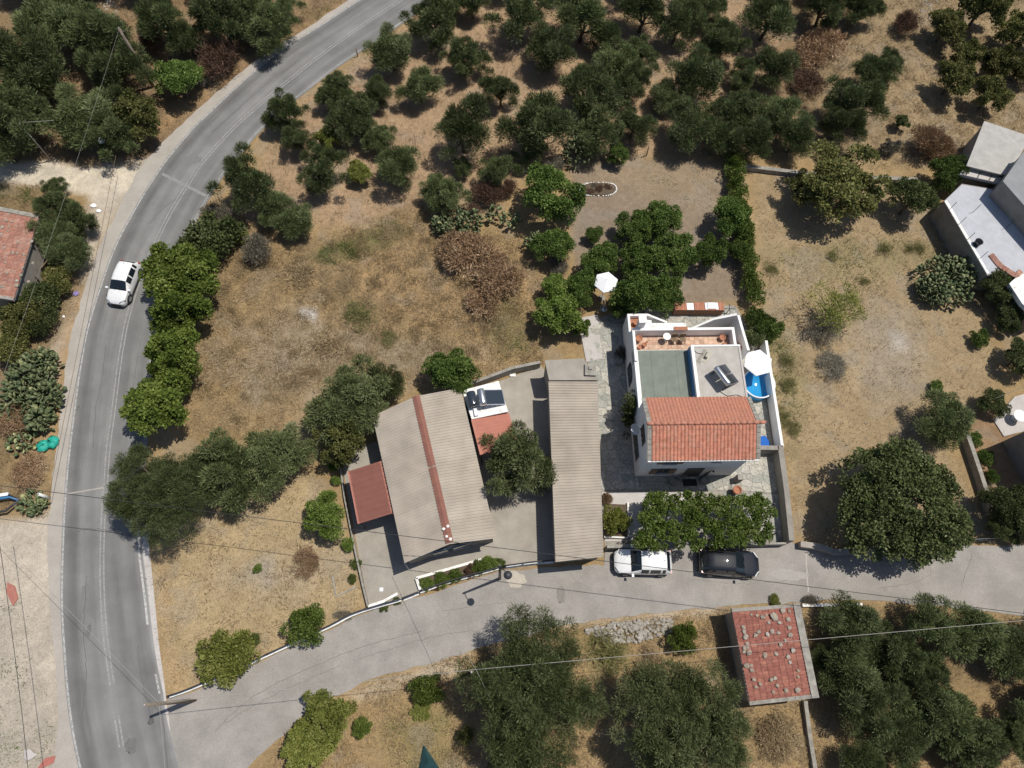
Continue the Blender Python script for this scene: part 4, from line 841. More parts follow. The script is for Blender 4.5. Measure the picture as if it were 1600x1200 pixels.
porch('red_porch', 'red tile sheet porch between workshop and yard, partly under an olive', [(811, 694), (795, 645), (736, 656), (750, 711)], 2.6, 2.35)
# white flat roof annex with its heater
an = tag(empty('white_annex', (*W(758, 626, 2.7), 0)), 'small annex with white flat roof carrying a solar heater', 'annex')
P = [(p[0] - an.location[0], p[1] - an.location[1]) for p in poly([(722, 610), (779, 595), (794, 643), (737, 655)], 2.7)]
MB().prism([(p[0] * .96, p[1] * .96) for p in P], 0, 2.55).build('wall', MAT['white'], an); MB().prism(P, 2.552, 2.7).build('roof_slab', MAT['whitepaint'], an)
an_rot = math.radians(14)
h2 = tag(empty('solar_water_heater', (*W(757, 625, 3.2), 2.702), an_rot), 'solar water heater with black and silver tanks on the white annex roof', 'solar heater')
MB().lathe([(.04, -.62), (.25, -.58), (.28, -.45), (.28, .45), (.25, .58), (.04, .62)], (0, 0, 0), 20).build('tank', MAT['metal'], h2, loc=(-.15, .15, .75), rot=(math.pi / 2, 0, 0))
MB().lathe([(.04, -.58), (.30, -.54), (.34, -.42), (.34, .42), (.30, .54), (.04, .58)], (0, 0, 0), 20).build('black_tank', MAT['solar'], h2, loc=(-.85, .22, .5), rot=(math.pi / 2, 0, 0))
p = MB().box((0, 0, 0), (1.5, 1.15, .07)); M = Matrix.Translation((.72, .1, .42)) @ Matrix.Rotation(math.radians(25), 4, 'Y'); p.v = [tuple(M @ Vector(q)) for q in p.v]; c_ = p.build('collector_frame', MAT['metal'], h2)
p = MB().box((0, 0, .04), (1.4, 1.05, .012)); p.v = [tuple(M @ Vector(q)) for q in p.v]; p.build('collector_glass', MAT['solar'], c_)
for y in (-.45, .5): MB().tube([(-.2, y, 0), (-.15, y, .6)], .02, 6).build('stand_leg', MAT['darkmetal'], h2); MB().tube([(1.35, y, .0), (1.35, y, .12)], .02, 6).build('stand_leg', MAT['darkmetal'], h2)
MB().box((-.75, -.65, .1), (.25, .55, .2)).build('pump_box', MAT['fabric'], h2)
# ---- long shed
sh = tag(empty('long_shed', (4.8, 13.0, 0)), 'long narrow shed with grey corrugated roof between the two yards', 'shed'); s_ = lambda q: rel(sh, q)
S1, S2, S3, S4 = W3(857, 596, 2.75), W3(868, 878, 2.75), W3(943, 870, 2.95), W3(934, 597, 2.95)
corrugated('roof_sheet', s_(S1)[:3], s_(S2), s_(S3), s_(S4), .205, .044, MAT['fibre'], sh)
ft = [ins(q, (4.7, 13.1, q[2]), .045) for q in (S1, S2, S3, S4)]; MB().prism([(q[0] - 4.8, q[1] - 13.0) for q in ft], 0, [2.62, 2.62, 2.82, 2.82]).build('wall', MAT['wallgrey'], sh)
P = [(q[0] - 4.8, q[1] - 13) for q in poly([(851, 563), (912, 560), (934, 594), (858, 594)], 2.6)]; MB().prism(P, 2.45, 2.6).build('concrete_roof', MAT['concrete'], sh); MB().prism([(a * .97, 6.0 + (b - 6.0) * .9) for a, b in P], 0, 2.445).build('wall', MAT['wallgrey'], sh)
MB().box((0, 0, .1), (.8, .9, .2)).box((0, .1, .26), (.25, .25, .1)).build('roof_block', MAT['concrete_old'], sh, loc=s_(W3(922, 579, 2.6)))
# yards of the workshop
tag(MB().prism(poly([(779, 596), (846, 572), (862, 596), (868, 880), (786, 886), (655, 924), (632, 938), (576, 950), (532, 712), (585, 690), (640, 700), (720, 640)]), -.06, .004).build('yard', MAT['concrete']), kind='structure')
wall('yard_wall', [W(*p) for p in ((718, 612), (752, 600), (800, 582), (843, 573))], .22, .9, MAT['concrete_old'], 'thin concrete wall behind the workshop yard')
tag(MB().box((0, 0, .06), (.45, .3, .08)).build('concrete_block', MAT['whitepaint'], None, loc=(*W(801, 586), 0)), 'pale block lying against the yard wall', 'block')
tag(MB().box((0, 0, .1), (.9, .4, .16)).build('wood_stack', MAT['wood'], None, loc=(*W(736, 603, 1), .0), rot=(0, 0, .3)), 'stack of dark rails behind the white annex', 'stack')
tag(MB().prism([(-.12, -.12), (.12, -.12), (.12, .12), (-.12, .12)], 0, .02).build('drain_cover', MAT['fabric'], None, loc=(*W(596, 921), .006)), 'small pale drain cover on the workshop forecourt', 'drain cover')
# road side fence: low wall with rail, gates
def railing(pts, label, h=.75, wallh=.35, mat=None):
    c = catmull([W(*p) for p in pts], max(6, len(pts) * 4)); t = tag(empty('road_fence', (float(c[0][0]), float(c[0][1]), 0)), label, 'fence'); o = c - c[0]
    a, b = side_offset(o, .09), side_offset(o, -.09); n = len(o); vs_ = [(*p, -.05) for p in a] + [(*p, -.05) for p in b] + [(*p, wallh) for p in a] + [(*p, wallh) for p in b]; fs = []
    for i in range(n - 1): fs += [(2 * n + i, 3 * n + i, 3 * n + i + 1, 2 * n + i + 1), (i, 2 * n + i, 2 * n + i + 1, i + 1), (n + i, n + i + 1, 3 * n + i + 1, 3 * n + i)]
    MB().add(vs_, fs + [(0, n, 3 * n, 2 * n), (n - 1, 3 * n - 1, 4 * n - 1, 2 * n - 1)]).build('base_wall', mat or MAT['whitepaint'], t)
    r = side_offset(o, .02); MB().tube([(*p, h) for p in r], .045, 6).build('rail', MAT['darkmetal'], t); MB().tube([(*p, (h + wallh) / 2) for p in r], .02, 6).build('rail', MAT['darkmetal'], t)
    L = np.concatenate([[0], np.cumsum(np.hypot(*np.diff(o, axis=0).T))])
    for s__ in np.arange(0, L[-1], 1.4):
        x, y = np.interp(s__, L, r[:, 0]), np.interp(s__, L, r[:, 1]); MB().box((x, y, (h + wallh) / 2), (.05, .05, h - wallh + .02)).build('post', MAT['darkmetal'], t)
    return t
railing([(268, 1088), (300, 1077), (370, 1047), (420, 1024)], 'white based railing by the road corner below the dry lawn')
railing([(420, 1024), (470, 1001), (520, 978), (560, 958), (628, 938)], 'white based railing along the lane below the dry lawn')
railing([(657, 926), (700, 911), (750, 897), (782, 888)], 'dark railing in front of the workshop flower bed')
railing([(786, 887), (830, 881), (868, 878)], 'dark yard gate rail beside the long shed', wallh=.05)
railing([(630, 937), (655, 927)], 'short dark gate between the two railings', wallh=.04)
bed = tag(empty('flower_bed', (*W(715, 898), 0)), 'white edged flower bed before the workshop', 'flower bed')
Pb = [(q[0] - bed.location[0], q[1] - bed.location[1]) for q in poly([(651, 904), (752, 875), (790, 877), (781, 888), (657, 922)])]
MB().prism(Pb, -.05, .12).build('soil', MAT['soil'], bed)
for i in ((0, 1), (4, 0)):
    a, b = np.array(Pb[i[0]]), np.array(Pb[i[1]]); d = (b - a) / np.linalg.norm(b - a); nn = np.array([-d[1], d[0]]) * .09
    MB().prism([tuple(a - nn), tuple(b - nn), tuple(b + nn), tuple(a + nn)], -.04, .24).build('kerb', MAT['whitepaint'], bed)
wall('lawn_kerb', [W(*p) for p in ((576, 948), (600, 940), (622, 928))], .18, .28, MAT['whitepaint'], 'white kerb of the narrow planting strip at the forecourt', 'kerb')
wall('lawn_kerb', [W(*p) for p in ((520, 900), (525, 932), (556, 918))], .12, .10, MAT['concrete_old'], 'pale kerb corner of an empty bed on the dry lawn', 'kerb')
wall('lawn_fence', [W(*p) for p in ((531, 715), (540, 780), (556, 860), (568, 915), (576, 948))], .12, .35, MAT['concrete_old'], 'low concrete edge between dry lawn and forecourt', 'edging')
# street lamp
lb = W(781, 904); lamp = tag(empty('street_lamp', (*lb, 0)), 'street lamp on a dark pole by the yard gate', 'street lamp')
MB().tube([(0, 0, 0), (0, 0, 3.2), (0, 0, 6.6)], [.11, .09, .07], 10).build('pole', MAT['darkmetal'], lamp); MB().tube([(0, 0, 6.4), (.25, -.28, 6.62), (.5, -.55, 6.6)], .03, 6).build('arm', MAT['darkmetal'], lamp)
MB().lathe([(.05, .1), (.24, .02), (.26, -.04), (.05, -.06)], (.5, -.55, 6.55), 14).build('lamp_head', MAT['darkmetal'], lamp)

# ---- stone weighted huts
def nth(k): return f"{k}{'th' if 10 <= k % 100 <= 20 else {1: 'st', 2: 'nd', 3: 'rd'}.get(k % 10, 'th')}"
def pitched_hut(name, label, outline, zs, rows, cols, mat, seed, bands, wallmat, inset=.93, tile_area=None, stone_px=(), group='', stlabel=''):
    """outline: four roof corners (plan survey) with heights zs ; tiles are single pieces"""
    P = [np.array(W3(x, y, z)) for (x, y), z in zip(outline, zs)]; c = np.mean(P, 0); t = tag(empty(name, (c[0], c[1], 0)), label, 'hut'); o = np.array([c[0], c[1], 0])
    Q = [p - o for p in P]; MB().prism([tuple(q[:2] * inset) for q in Q], 0, [q[2] - .16 for q in Q]).build('wall', wallmat, t)
    MB().prism([tuple(q[:2]) for q in Q], [q[2] - .14 for q in Q], [q[2] - .03 for q in Q]).build('roof_deck', MAT['concrete_old'], t)
    T = [np.array(W3(x, y, z)) - o for (x, y), z in zip(tile_area, zs)] if tile_area else Q
    rg = random.Random(seed); bil = lambda a, b: (T[0] * (1 - a) + T[1] * a) * (1 - b) + (T[3] * (1 - a) + T[2] * a) * b    # a along top edge, b down
    ux = T[1] - T[0]; dn = T[3] - T[0]; wd = np.linalg.norm(ux) / cols; ln = np.linalg.norm(dn) / rows
    ex = ux / np.linalg.norm(ux); nrm = np.cross(dn, ux); nrm /= np.linalg.norm(nrm); nrm = nrm if nrm[2] > 0 else -nrm; ey = np.cross(nrm, ex); M = Matrix((ex, ey, nrm)).transposed()
    v_, f_ = barrel(wd * .98, ln, 6, .03); me = MB().add(v_, f_, True).mesh('roof_tile'); me.materials.append(mat)
    for r in range(rows):
        for k in range(cols):
            p = bil((k + .5) / cols, (r + .5) / rows); q = (M.to_euler().to_quaternion() @ Euler((0, 0, rg.uniform(-.02, .02))).to_quaternion()).to_euler()
            link('roof_tile', me, None, t, loc=tuple(p + nrm * (.0 + rg.uniform(0, .012))), rot=q)
    for (i, j, w) in bands:
        a, b = Q[i], Q[j]; d = (b - a)[:2] / np.linalg.norm((b - a)[:2]); nn = np.array([-d[1], d[0]]) * w
        for k in range(3):
            e, f = a + (b - a) * (k / 3), a + (b - a) * ((k + 1) / 3); dz = rg.uniform(-.01, .03)
            MB().prism([tuple(e[:2]), tuple(f[:2]), tuple(f[:2] + nn), tuple(e[:2] + nn)], [e[2] - .02, f[2] - .02] * 1 + [f[2] - .02, e[2] - .02], [e[2] + .1 + dz, f[2] + .1 + dz, f[2] + .1 + dz, e[2] + .1 + dz]).build('edge_slab', MAT['concrete_old'], t)
    stone_px = sorted(stone_px, key=lambda q: q[1]); mx_ = np.median([q[0] for q in stone_px])
    for k, (x, y, s) in enumerate(stone_px):
        z = np.mean(zs) + .08
        for _ in range(3):
            p = np.array(W(x, y, z)) - o[:2]; A = np.column_stack([ux[:2], dn[:2]]); ab = np.linalg.solve(A, p - T[0][:2]); z = float((T[0] + ux * ab[0] + dn * ab[1])[2]) + .05
        tag(MB().rock((0, 0, 0), s * rg.uniform(1.0, 1.5), rg, .45).build('roof_stone', MAT['stone'], None, loc=(p[0] + o[0], p[1] + o[1], z + s * .3), rot=(0, 0, rg.uniform(0, 6))), f'{stlabel}, {nth(k + 1)} from the top, on its {"left" if x < mx_ else "right"} half', 'stone', group)
    return t
z5 = lambda l: [(1080 + a / 4, 900 + b / 4, s) for a, b, s in l]
hut_st = z5([(325,318,.13),(330,348,.13),(340,380,.17),(375,242,.1),(410,248,.13),(447,258,.14),(470,245,.1),(515,252,.24),(572,215,.17),(612,220,.12),(605,268,.15),(485,290,.13),(552,292,.12),(612,322,.13),(620,370,.15),(505,345,.13),(475,365,.15),(400,370,.14),(420,350,.15),(545,355,.12),(558,430,.15),(588,400,.1),(634,464,.2),(350,420,.13),(330,455,.16),(352,448,.12),(362,478,.16),(330,475,.12),(460,495,.15),(528,486,.17),(605,505,.15),(616,540,.13),(345,560,.16),(375,560,.13),(378,588,.13),(666,592,.13),(668,632,.12),(390,648,.14),(405,695,.12),(430,675,.14),(498,648,.14),(522,640,.14),(537,685,.12),(512,725,.12),(592,714,.14),(663,714,.19)])
pitched_hut('stone_weighted_hut', 'small hut with red tiles weighted by loose stones below the lane', [(1249, 943), (1279, 1090), (1171, 1102), (1142, 951)], (2.65, 2.65, 2.15, 2.15), 10, 26, MAT['hut_tile'], 3,
            [(0, 1, -.45), (3, 0, -.22), (1, 2, -.22)], MAT['wallgrey'], tile_area=[(1239, 948), (1266, 1085), (1172, 1097), (1144, 956)], stone_px=hut_st, group='stones weighing down the hut roof', stlabel='loose stone on the red hut roof')
z2 = lambda l: [(a / 4, 280 + b / 4, s) for a, b, s in l]
ruin_st = z2([(130,215,.13),(60,220,.1),(40,260,.13),(75,265,.12),(55,295,.14),(15,300,.13),(100,295,.1),(50,325,.12),(115,395,.15),(200,390,.14),(235,335,.12),(30,430,.15),(80,460,.13),(110,465,.13),(150,470,.13),(35,520,.11),(140,555,.15),(45,585,.14),(75,575,.1),(205,525,.13),(105,635,.18),(105,665,.18),(15,675,.15),(130,600,.12),(180,640,.12),(10,345,.12)])
pitched_hut('tiled_ruin', 'old house with patched red tile roof and loose stones at the left edge', [(-108, 450), (-62, 312), (62, 336), (21, 470)], (3.3, 3.3, 2.5, 2.5), 14, 21, MAT['ruin_tile'], 5,
            [(1, 2, -.35), (3, 0, -.25)], MAT['wallgrey'], stone_px=ruin_st, group='stones on the old house roof', stlabel='loose stone on the old patched roof')
tag(MB().box((0, 0, .6), (.06, 1.1, 1.2)).box((.02, 0, .6), (.05, .08, 1.2)).build('leaning_door', MAT['wood'], None, loc=(*W(72, 416), .15), rot=(0, math.radians(38), math.radians(-20))), 'dark wooden door leaning by the old tiled house', 'door')

# ---- pale flat roofed house at the upper right
nb = tag(empty('flat_roofed_house', (*W(1580, 300), 0)), 'pale flat roofed house with blue white terrace at the right edge', 'house'); n_ = lambda P, z: [(q[0] - nb.location[0], q[1] - nb.location[1]) for q in poly(P, z)]
MAT['pblue'] = surf('blue_white_paint', (.47, .48, .52), (.39, .40, .43), sc=1.5, bump=.05, fine=.05)
MB().prism(n_([(1475, 314), (1503, 287), (1556, 296), (1590, 340), (1640, 420), (1655, 480), (1588, 432), (1542, 430)], 2.3), 0, 2.3).build('terrace_block', MAT['wallgrey'], nb)
MB().prism(n_([(1476, 314), (1503, 288.5), (1556, 297), (1590, 340), (1638, 420), (1652, 476), (1588, 430), (1543, 428)], 2.33), 2.301, 2.33).build('terrace_floor', MAT['pblue'], nb)
MB().prism(n_([(1476, 314), (1543, 428), (1546, 426), (1480, 312)], 2.45), 2.331, 2.42).build('terrace_kerb', MAT['whitepaint'], nb)
MB().prism(n_([(1540, 191), (1605, 213), (1575, 270), (1562, 270), (1512, 258)], 3.0), 0, 2.94).build('wall', MAT['wallgrey'], nb)
MB().prism(n_([(1538, 189), (1610, 213), (1578, 273), (1562, 272), (1510, 259)], 3.05), 2.945, 3.05).build('roof_slab', surf('aged_white_roof', (.43, .41, .385), (.34, .33, .31), sc=1.6), nb)
MB().prism(n_([(1506, 262), (1566, 277), (1562, 286), (1500, 272)], 2.6), 2.335, 2.6).build('ledge', MAT['pale_slab'], nb)
for k in range(3): MB().prism(n_([(1513 + k * 18, 265 + k * 4.2), (1514.5 + k * 18, 265.4 + k * 4.2), (1509 + k * 18, 275.5 + k * 4.2), (1507.5 + k * 18, 275 + k * 4.2)], 2.62), 2.601, 2.63).build('joint', MAT['darkmetal'], nb)
MB().prism(n_([(1568, 284), (1600, 238), (1700, 270), (1700, 430), (1610, 330)], 4.2), 0, 4.2).build('wall', MAT['wallgrey'], nb)
MB().prism(n_([(1567, 283), (1600, 236), (1702, 268), (1702, 434), (1610, 332)], 4.3), 4.205, 4.3).build('roof_slab', surf('grey_blue_roof', (.27, .275, .28), (.22, .225, .23), sc=1.2), nb)
MB().prism(n_([(1577, 443), (1594, 428), (1640, 430), (1625, 500), (1597, 474)], 2.4), 2.0, 2.4).build('balcony_slab', MAT['whitepaint'], nb)
MB().prism(n_([(1590, 452), (1640, 450), (1630, 500), (1602, 476)], 2.4), 0, 1.995).build('wall', MAT['wallgrey'], nb)
cv = catmull([W(*p, 2.5) for p in ((1546, 398), (1560, 415), (1574, 425), (1590, 433), (1600, 425))], 14); m = MB()
for i in range(13):
    a, b = cv[i], cv[i + 1]; d = (b - a) / np.linalg.norm(b - a); nn = np.array([-d[1], d[0]])
    o = np.array(nb.location[:2]); MB().prism([tuple(a - o), tuple(b - o), tuple(b + nn * .38 - o), tuple(a + nn * .38 - o)], 2.332, [2.42, 2.42, 2.52, 2.52]).build('roof_tile', MAT['ruin_tile'], nb)
for (x, y) in ((1483, 328), (1498, 351), (1511, 375), (1521, 331), (1531, 404), (1572, 356)):
    p = W(x, y, 2.35); MB().tube([(p[0] - nb.location[0], p[1] - nb.location[1], 2.33), (p[0] - nb.location[0], p[1] - nb.location[1], 3.4)], .022, 6).build('railing_post', MAT['darkmetal'], nb)
tub = tag(MB().lathe([(.24, 0), (.30, .42), (.32, .45), (.27, .44), (.22, .10), (.02, .1)], (0, 0, 0), 18).build('black_tub', MAT['black'], None, loc=(*W(1525, 382, 2.35), 2.335)), 'round black tub at the edge of the blue white terrace', 'tub')
ch = tag(empty('plastic_chair', (*W(1592, 350, 2.4), 2.335), 2.2), 'beige chair on the blue white terrace at the right edge', 'chair')
MB().box((0, 0, .43), (.5, .5, .05)).build('seat', MAT['clay'], ch); MB().box((0, .26, .72), (.5, .05, .55)).build('backrest', surf('beige_plastic', (.55, .42, .30)), ch)
for x in (-.22, .22):
    for y in (-.22, .22): MB().box((x, y, .2), (.04, .04, .4)).build('leg', MAT['wood'], ch)
# ---- house at the right edge, seen only by its shaded side, patio and table
rb = tag(empty('right_house', (*W(1640, 700), 0)), 'house at the right edge whose shaded wall faces the brown soil', 'house'); e_ = lambda P, z: [(q[0] - rb.location[0], q[1] - rb.location[1]) for q in poly(P, z)]
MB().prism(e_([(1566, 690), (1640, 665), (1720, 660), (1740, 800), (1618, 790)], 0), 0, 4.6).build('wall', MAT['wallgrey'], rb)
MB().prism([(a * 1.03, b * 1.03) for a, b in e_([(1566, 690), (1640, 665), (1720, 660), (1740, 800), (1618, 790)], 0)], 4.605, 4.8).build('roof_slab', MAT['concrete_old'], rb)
tag(MB().prism(poly([(1552, 657), (1585, 620), (1660, 600), (1700, 640), (1640, 664), (1568, 682)]), -.05, .06).build('patio', MAT['pale_slab']), kind='structure')
tag(MB().lathe([(.3, 0), (.06, .05), (.05, .66), (.46, .68), (.47, .73)], (0, 0, 0), 24).build('patio_table', MAT['fabric'], None, loc=(*W(1593, 650, .7), .062)), 'round white table on the patio at the right edge', 'table')
wall('retaining_wall', [W(*p) for p in ((1503, 684), (1522, 740), (1543, 806))], .3, .75, MAT['concrete_old'], 'concrete retaining wall between brown field and right hand house')
wall('orchard_wall', [W(*p) for p in ((1160, 264), (1210, 270), (1262, 276), (1330, 281), (1430, 285))], .35, .45, MAT['concrete_old'], 'low concrete wall between the olive grove and the brown field')
wall('lane_wall', [W(*p) for p in ((1246, 852), (1275, 856), (1300, 864), (1340, 862), (1400, 858))], .4, [.6, .6, .5, .45, .4], MAT['rock'], 'rough stone wall under the dark round tree by the lane')
g = tag(empty('lane_gate', (*W(1450, 850), 0)), 'light metal field gate with curved bars beside the lane', 'gate'); P = [np.array(W(x, y)) - np.array(W(1450, 850)) for x, y in ((1452, 849), (1550, 844))]
for h in (.1, .95): MB().tube([(*P[0], h), (*P[1], h)], .03, 6).build('rail', MAT['metal'], g)
for k in range(5):
    q = P[0] + (P[1] - P[0]) * k / 4; MB().tube([(*q, .05), (*q, 1.0)], .025, 6).build('bar', MAT['darkmetal'], g)
wall('hut_track_wall', [W(*p) for p in ((1255, 1095), (1262, 1150), (1275, 1230))], .25, .4, MAT['concrete_old'], 'low dark wall running from the hut to the bottom edge')
wall('roadside_kerb', [W(*p) for p in ((1252, 946), (1300, 946), (1345, 945))], .2, .25, MAT['whitepaint'], 'white kerb piece between the hut and the lane trees', 'kerb')
# ------------------------------------------------------------------ vehicles
def car(name, label, loc, rz, L, Wd, Ht, paint, rear_dark=False, lights=True):
    t = tag(empty(name, loc, rz), label, 'car'); k = L / 4.0; w = Wd / 1.72; h = Ht / 1.5
    # station: x, half width, sill, belt/bonnet height, top height, half roof width, crown
    ST = [(1.97, .50, .30, .56, .60, .36), (1.90, .66, .22, .64, .68, .46), (1.72, .77, .19, .73, .78, .55), (1.45, .83, .18, .80, .86, .60), (1.05, .855, .17, .88, .95, .63), (.88, .86, .17, .90, .985, .64),
          (.22, .86, .17, .93, 1.42, .56), (.10, .86, .17, .935, 1.445, .565), (-.30, .86, .17, .94, 1.49, .575), (-.40, .86, .17, .945, 1.493, .575), (-1.10, .855, .17, .96, 1.48, .565), (-1.22, .852, .17, .965, 1.47, .56), (-1.45, .84, .18, .97, 1.43, .54), (-1.52, .835, .18, .97, 1.40, .535),
          (-1.80, .80, .20, .96, 1.06, .56), (-1.90, .76, .24, .88, .94, .54), (-1.98, .66, .30, .72, .78, .48)]
    rings = []
    for (x, hw, zs, zb, zt, rw) in ST:
        green = zt - zb > .2
        if green: half = [(hw * .90, zs), (hw, zs + .18), (hw * 1.0, (zs + zb) / 2 + .08), (hw * .965, zb), (rw + .075, zt - .095), (rw + .01, zt - .028), (rw * .62, zt + .008), (0, zt + .02)]
        else: half = [(hw * .90, zs), (hw, zs + .15), (hw * 1.0, (zs + zb) / 2 + .08), (hw * .95, zb), (hw * .86, zt - .03), (hw * .72, zt - .006), (hw * .40, zt + .008), (0, zt + .014)]
        full = [(x * k, -y * w, z * h) for y, z in half] + [(x * k, y * w, z * h) for y, z in half[-2::-1]]; rings.append(full)
    n = len(rings[0]); V = [p for r in rings for p in r]; body = []; ws_ = []; side = {0: [], 1: []}; rear = []; sl = {0: [], 1: []}
    for i in range(len(ST) - 1):
        for j in range(n - 1):
            f = (i * n + j, i * n + j + 1, (i + 1) * n + j + 1, (i + 1) * n + j); up = 4 <= j <= n - 6; sd = j == 3 or j == n - 5
            if i == 5 and up: ws_.append(f)
            elif i == 13 and up: rear.append(f)
            elif sd and i in (6, 7): side[0 if j == 3 else 1].append(f)
            elif sd and i in (9, 11): side[0 if j == 3 else 1].append(f)
            else: body.append(f)
    body.append(tuple(range(n))); body.append(tuple((len(ST) - 1) * n + q for q in range(n))[::-1])
    for i in range(len(ST) - 1): body.append((i * n, (i + 1) * n, (i + 1) * n + n - 1, i * n + n - 1))
    def sub(nm, fs, mat, parent, smooth=True):
        ids = sorted({q for f in fs for q in f}); mp = {q: e for e, q in enumerate(ids)}; me = bpy.data.meshes.new(nm); me.from_pydata([V[q] for q in ids], [], [tuple(mp[q] for q in f) for f in fs])
        import bmesh
        bm = bmesh.new(); bm.from_mesh(me); bmesh.ops.recalc_face_normals(bm, faces=bm.faces); bm.to_mesh(me); bm.free()
        me.polygons.foreach_set('use_smooth', [smooth] * len(me.polygons)); me.set_sharp_from_angle(angle=math.radians(38)); return link(nm, me, mat, parent)
    b = sub('body', body, paint, t); sub('windscreen', ws_, MAT['glass'], t); sub('rear_window', rear, MAT['black'] if rear_dark else MAT['glass'], t)
    for s in (0, 1): sub('side_window', side[s], MAT['glass'], t)
    for s in (-1, 1):
        for x in (1.22, -1.25):
            wh = MB().lathe([(.20, -.10), (.29, -.11), (.315, -.07), (.315, .07), (.29, .11), (.20, .10)], (0, 0, 0), 24).build('wheel', MAT['rubber'], t, loc=(x * k, s * (.80 * w), .315), rot=(math.pi / 2, 0, 0))
            MB().lathe([(.02, -.105), (.21, -.10), (.21, .10), (.02, .105)], (0, 0, 0), 18).build('rim', MAT['metal'], wh)
            MB().lathe([(.36, -.006), (.37, 0), (.36, .006)], (0, 0, 0), 24).build('wheel_arch', MAT['black'], t, loc=(x * k, s * .862 * w, .33), rot=(math.pi / 2, 0, 0))
        MB().box((.78 * k, s * (.98 * w), .97 * h), (.14, .20, .12)).build('mirror', paint if paint is not MAT['carblack'] else MAT['rubber'], t)
        MB().prism([(1.93 * k, s * .40 * w), (1.66 * k, s * .80 * w), (1.56 * k, s * .82 * w), (1.78 * k, s * .50 * w)], .62 * h, .80 * h).build('headlight', plain('headlight', (.40, .43, .45), .4, 0, .3), t)
        MB().box((-1.85 * k, s * .71 * w, .82 * h), (.14, .13, .22)).build('tail_light', plain('tail_light', (.45, .02, .02), .2), t)
        MB().box((0, s * .855 * w, .24 * h), (2.0 * k, .06, .10)).build('sill_trim', MAT['black'], t)
    MB().prism([(1.99 * k, -.42 * w), (1.99 * k, .42 * w), (1.90 * k, .58 * w), (1.90 * k, -.58 * w)], .36 * h, .56 * h).build('grille', MAT['black'], t)
    MB().box((1.93 * k, 0, .25 * h), (.16, 1.1 * w, .14)).build('front_bumper', MAT['black'], t); MB().box((-1.93 * k, 0, .34 * h), (.16, 1.2 * w, .18)).build('rear_bumper', MAT['black'] if rear_dark else paint, t)
    MB().tube([(-1.25 * k, 0, 1.47 * h), (-1.38 * k, 0, 1.60 * h)], .012, 5).build('aerial', MAT['black'], t)
    for y in (-.3, .18): MB().tube([(.90 * k, y * w, 1.0 * h), (.72 * k, (y + .42) * w, 1.145 * h)], .012, 5).build('wiper', MAT['black'], t)
    return t
MAT['carwhite'] = plain('white_car_paint', (.80, .80, .80), .3, 0, .5, .8); MAT['carblack'] = plain('dark_car_paint', (.012, .014, .02), .5, .0, .15, 1.0)
fr, rr = W(182, 474, .5), W(203, 409, .9); hd = math.atan2(fr[1] - rr[1], fr[0] - rr[0])
car('white_car', 'white car driving down the curved main road', (*((fr + rr) / 2), .02), hd, 3.85, 1.60, 1.48, MAT['carwhite'], True)
car('white_car', 'white hatchback parked by the low front wall', (*W(1004, 878, .6), .016), math.radians(181), 3.95, 1.70, 1.5, MAT['carwhite'])
car('black_car', 'black hatchback parked in front of the vine covered courtyard', (*W(1139, 880, .6), .016), math.radians(-1), 4.15, 1.74, 1.5, MAT['carblack'])

# ------------------------------------------------------------------ poles and cables
def pole(name, label, base, h, r, mat, lean=(0, 0), arm=None):
    t = tag(empty(name, (*base, 0)), label, 'utility pole'); MB().tube([(0, 0, -.05), (lean[0] * .5, lean[1] * .5, h * .5), (lean[0], lean[1], h)], [r * 1.3, r * 1.1, r * .85], 10).build('shaft', mat, t)
    MB().lathe([(.03, 0), (.06, .03), (.05, .12), (.02, .16)], (lean[0], lean[1], h), 8).build('insulator', MAT['pale_slab'], t)
    if arm: MB().tube([(lean[0] - arm[0], lean[1] - arm[1], h - .35), (lean[0] + arm[0], lean[1] + arm[1], h - .35)], .035, 6).build('crossarm', MAT['darkmetal'], t)
    return t
pole('utility_pole', 'wooden utility pole at the road corner with a slanting brace', W(297, 1095), 6.2, .10, MAT['brownpole'])
MB_b = W(306, 1094); tag(MB().tube([(MB_b[0], MB_b[1], 0), (*W(262, 1097, 4.9), 4.9)], [.08, .06], 8).build('pole_brace', MAT['brownpole']), 'wooden brace leaning on the corner utility pole', 'pole brace')
pole('utility_pole', 'dark utility pole rising among the olives at the upper left', W(240, 136), 6.3, .13, MAT['brownpole'], arm=(.35, .1))
pole('utility_pole', 'pole beside the big olive below the lane', W(742, 1050), 6.5, .09, MAT['brownpole'])
pole('utility_pole', 'thin pale pole at the edge of the dirt track', W(80, 250), 4.2, .045, MAT['palecable'])
pole('utility_pole', 'short white topped pole by the road shoulder', W(76, 778), 1.2, .11, MAT['whitepaint'])
def marker(x, y, label, h=.9):
    tag(MB().tube([(0, 0, -.05), (0, 0, h)], .05, 8).build('marker_post', MAT['wood'], None, loc=(*W(x, y), 0)), label, 'marker post')
marker(559, 88, 'dark marker post on the grove side of the road, second from the top'); marker(638, 34, 'dark marker post on the grove side nearest the top edge'); marker(368, 262, 'dark marker post beside the olive near the faded stop line')
marker(1010, 243, 'thin dark fence post at the top of the garden', 1.2)
sg = tag(empty('road_mirror', (*W(178, 246), 0)), 'white round traffic mirror where the dirt track meets the road', 'traffic mirror'); MB().tube([(0, 0, 0), (0, 0, 2.1)], .04, 8).build('post', MAT['metal'], sg)
MB().lathe([(.04, -.04), (.27, -.03), (.28, .02), (.20, .06), (.04, .08)], (0, 0, 0), 20).build('mirror_disc', MAT['fabric'], sg, loc=(.12, -.05, 2.2), rot=(math.radians(50), 0, math.radians(60)))
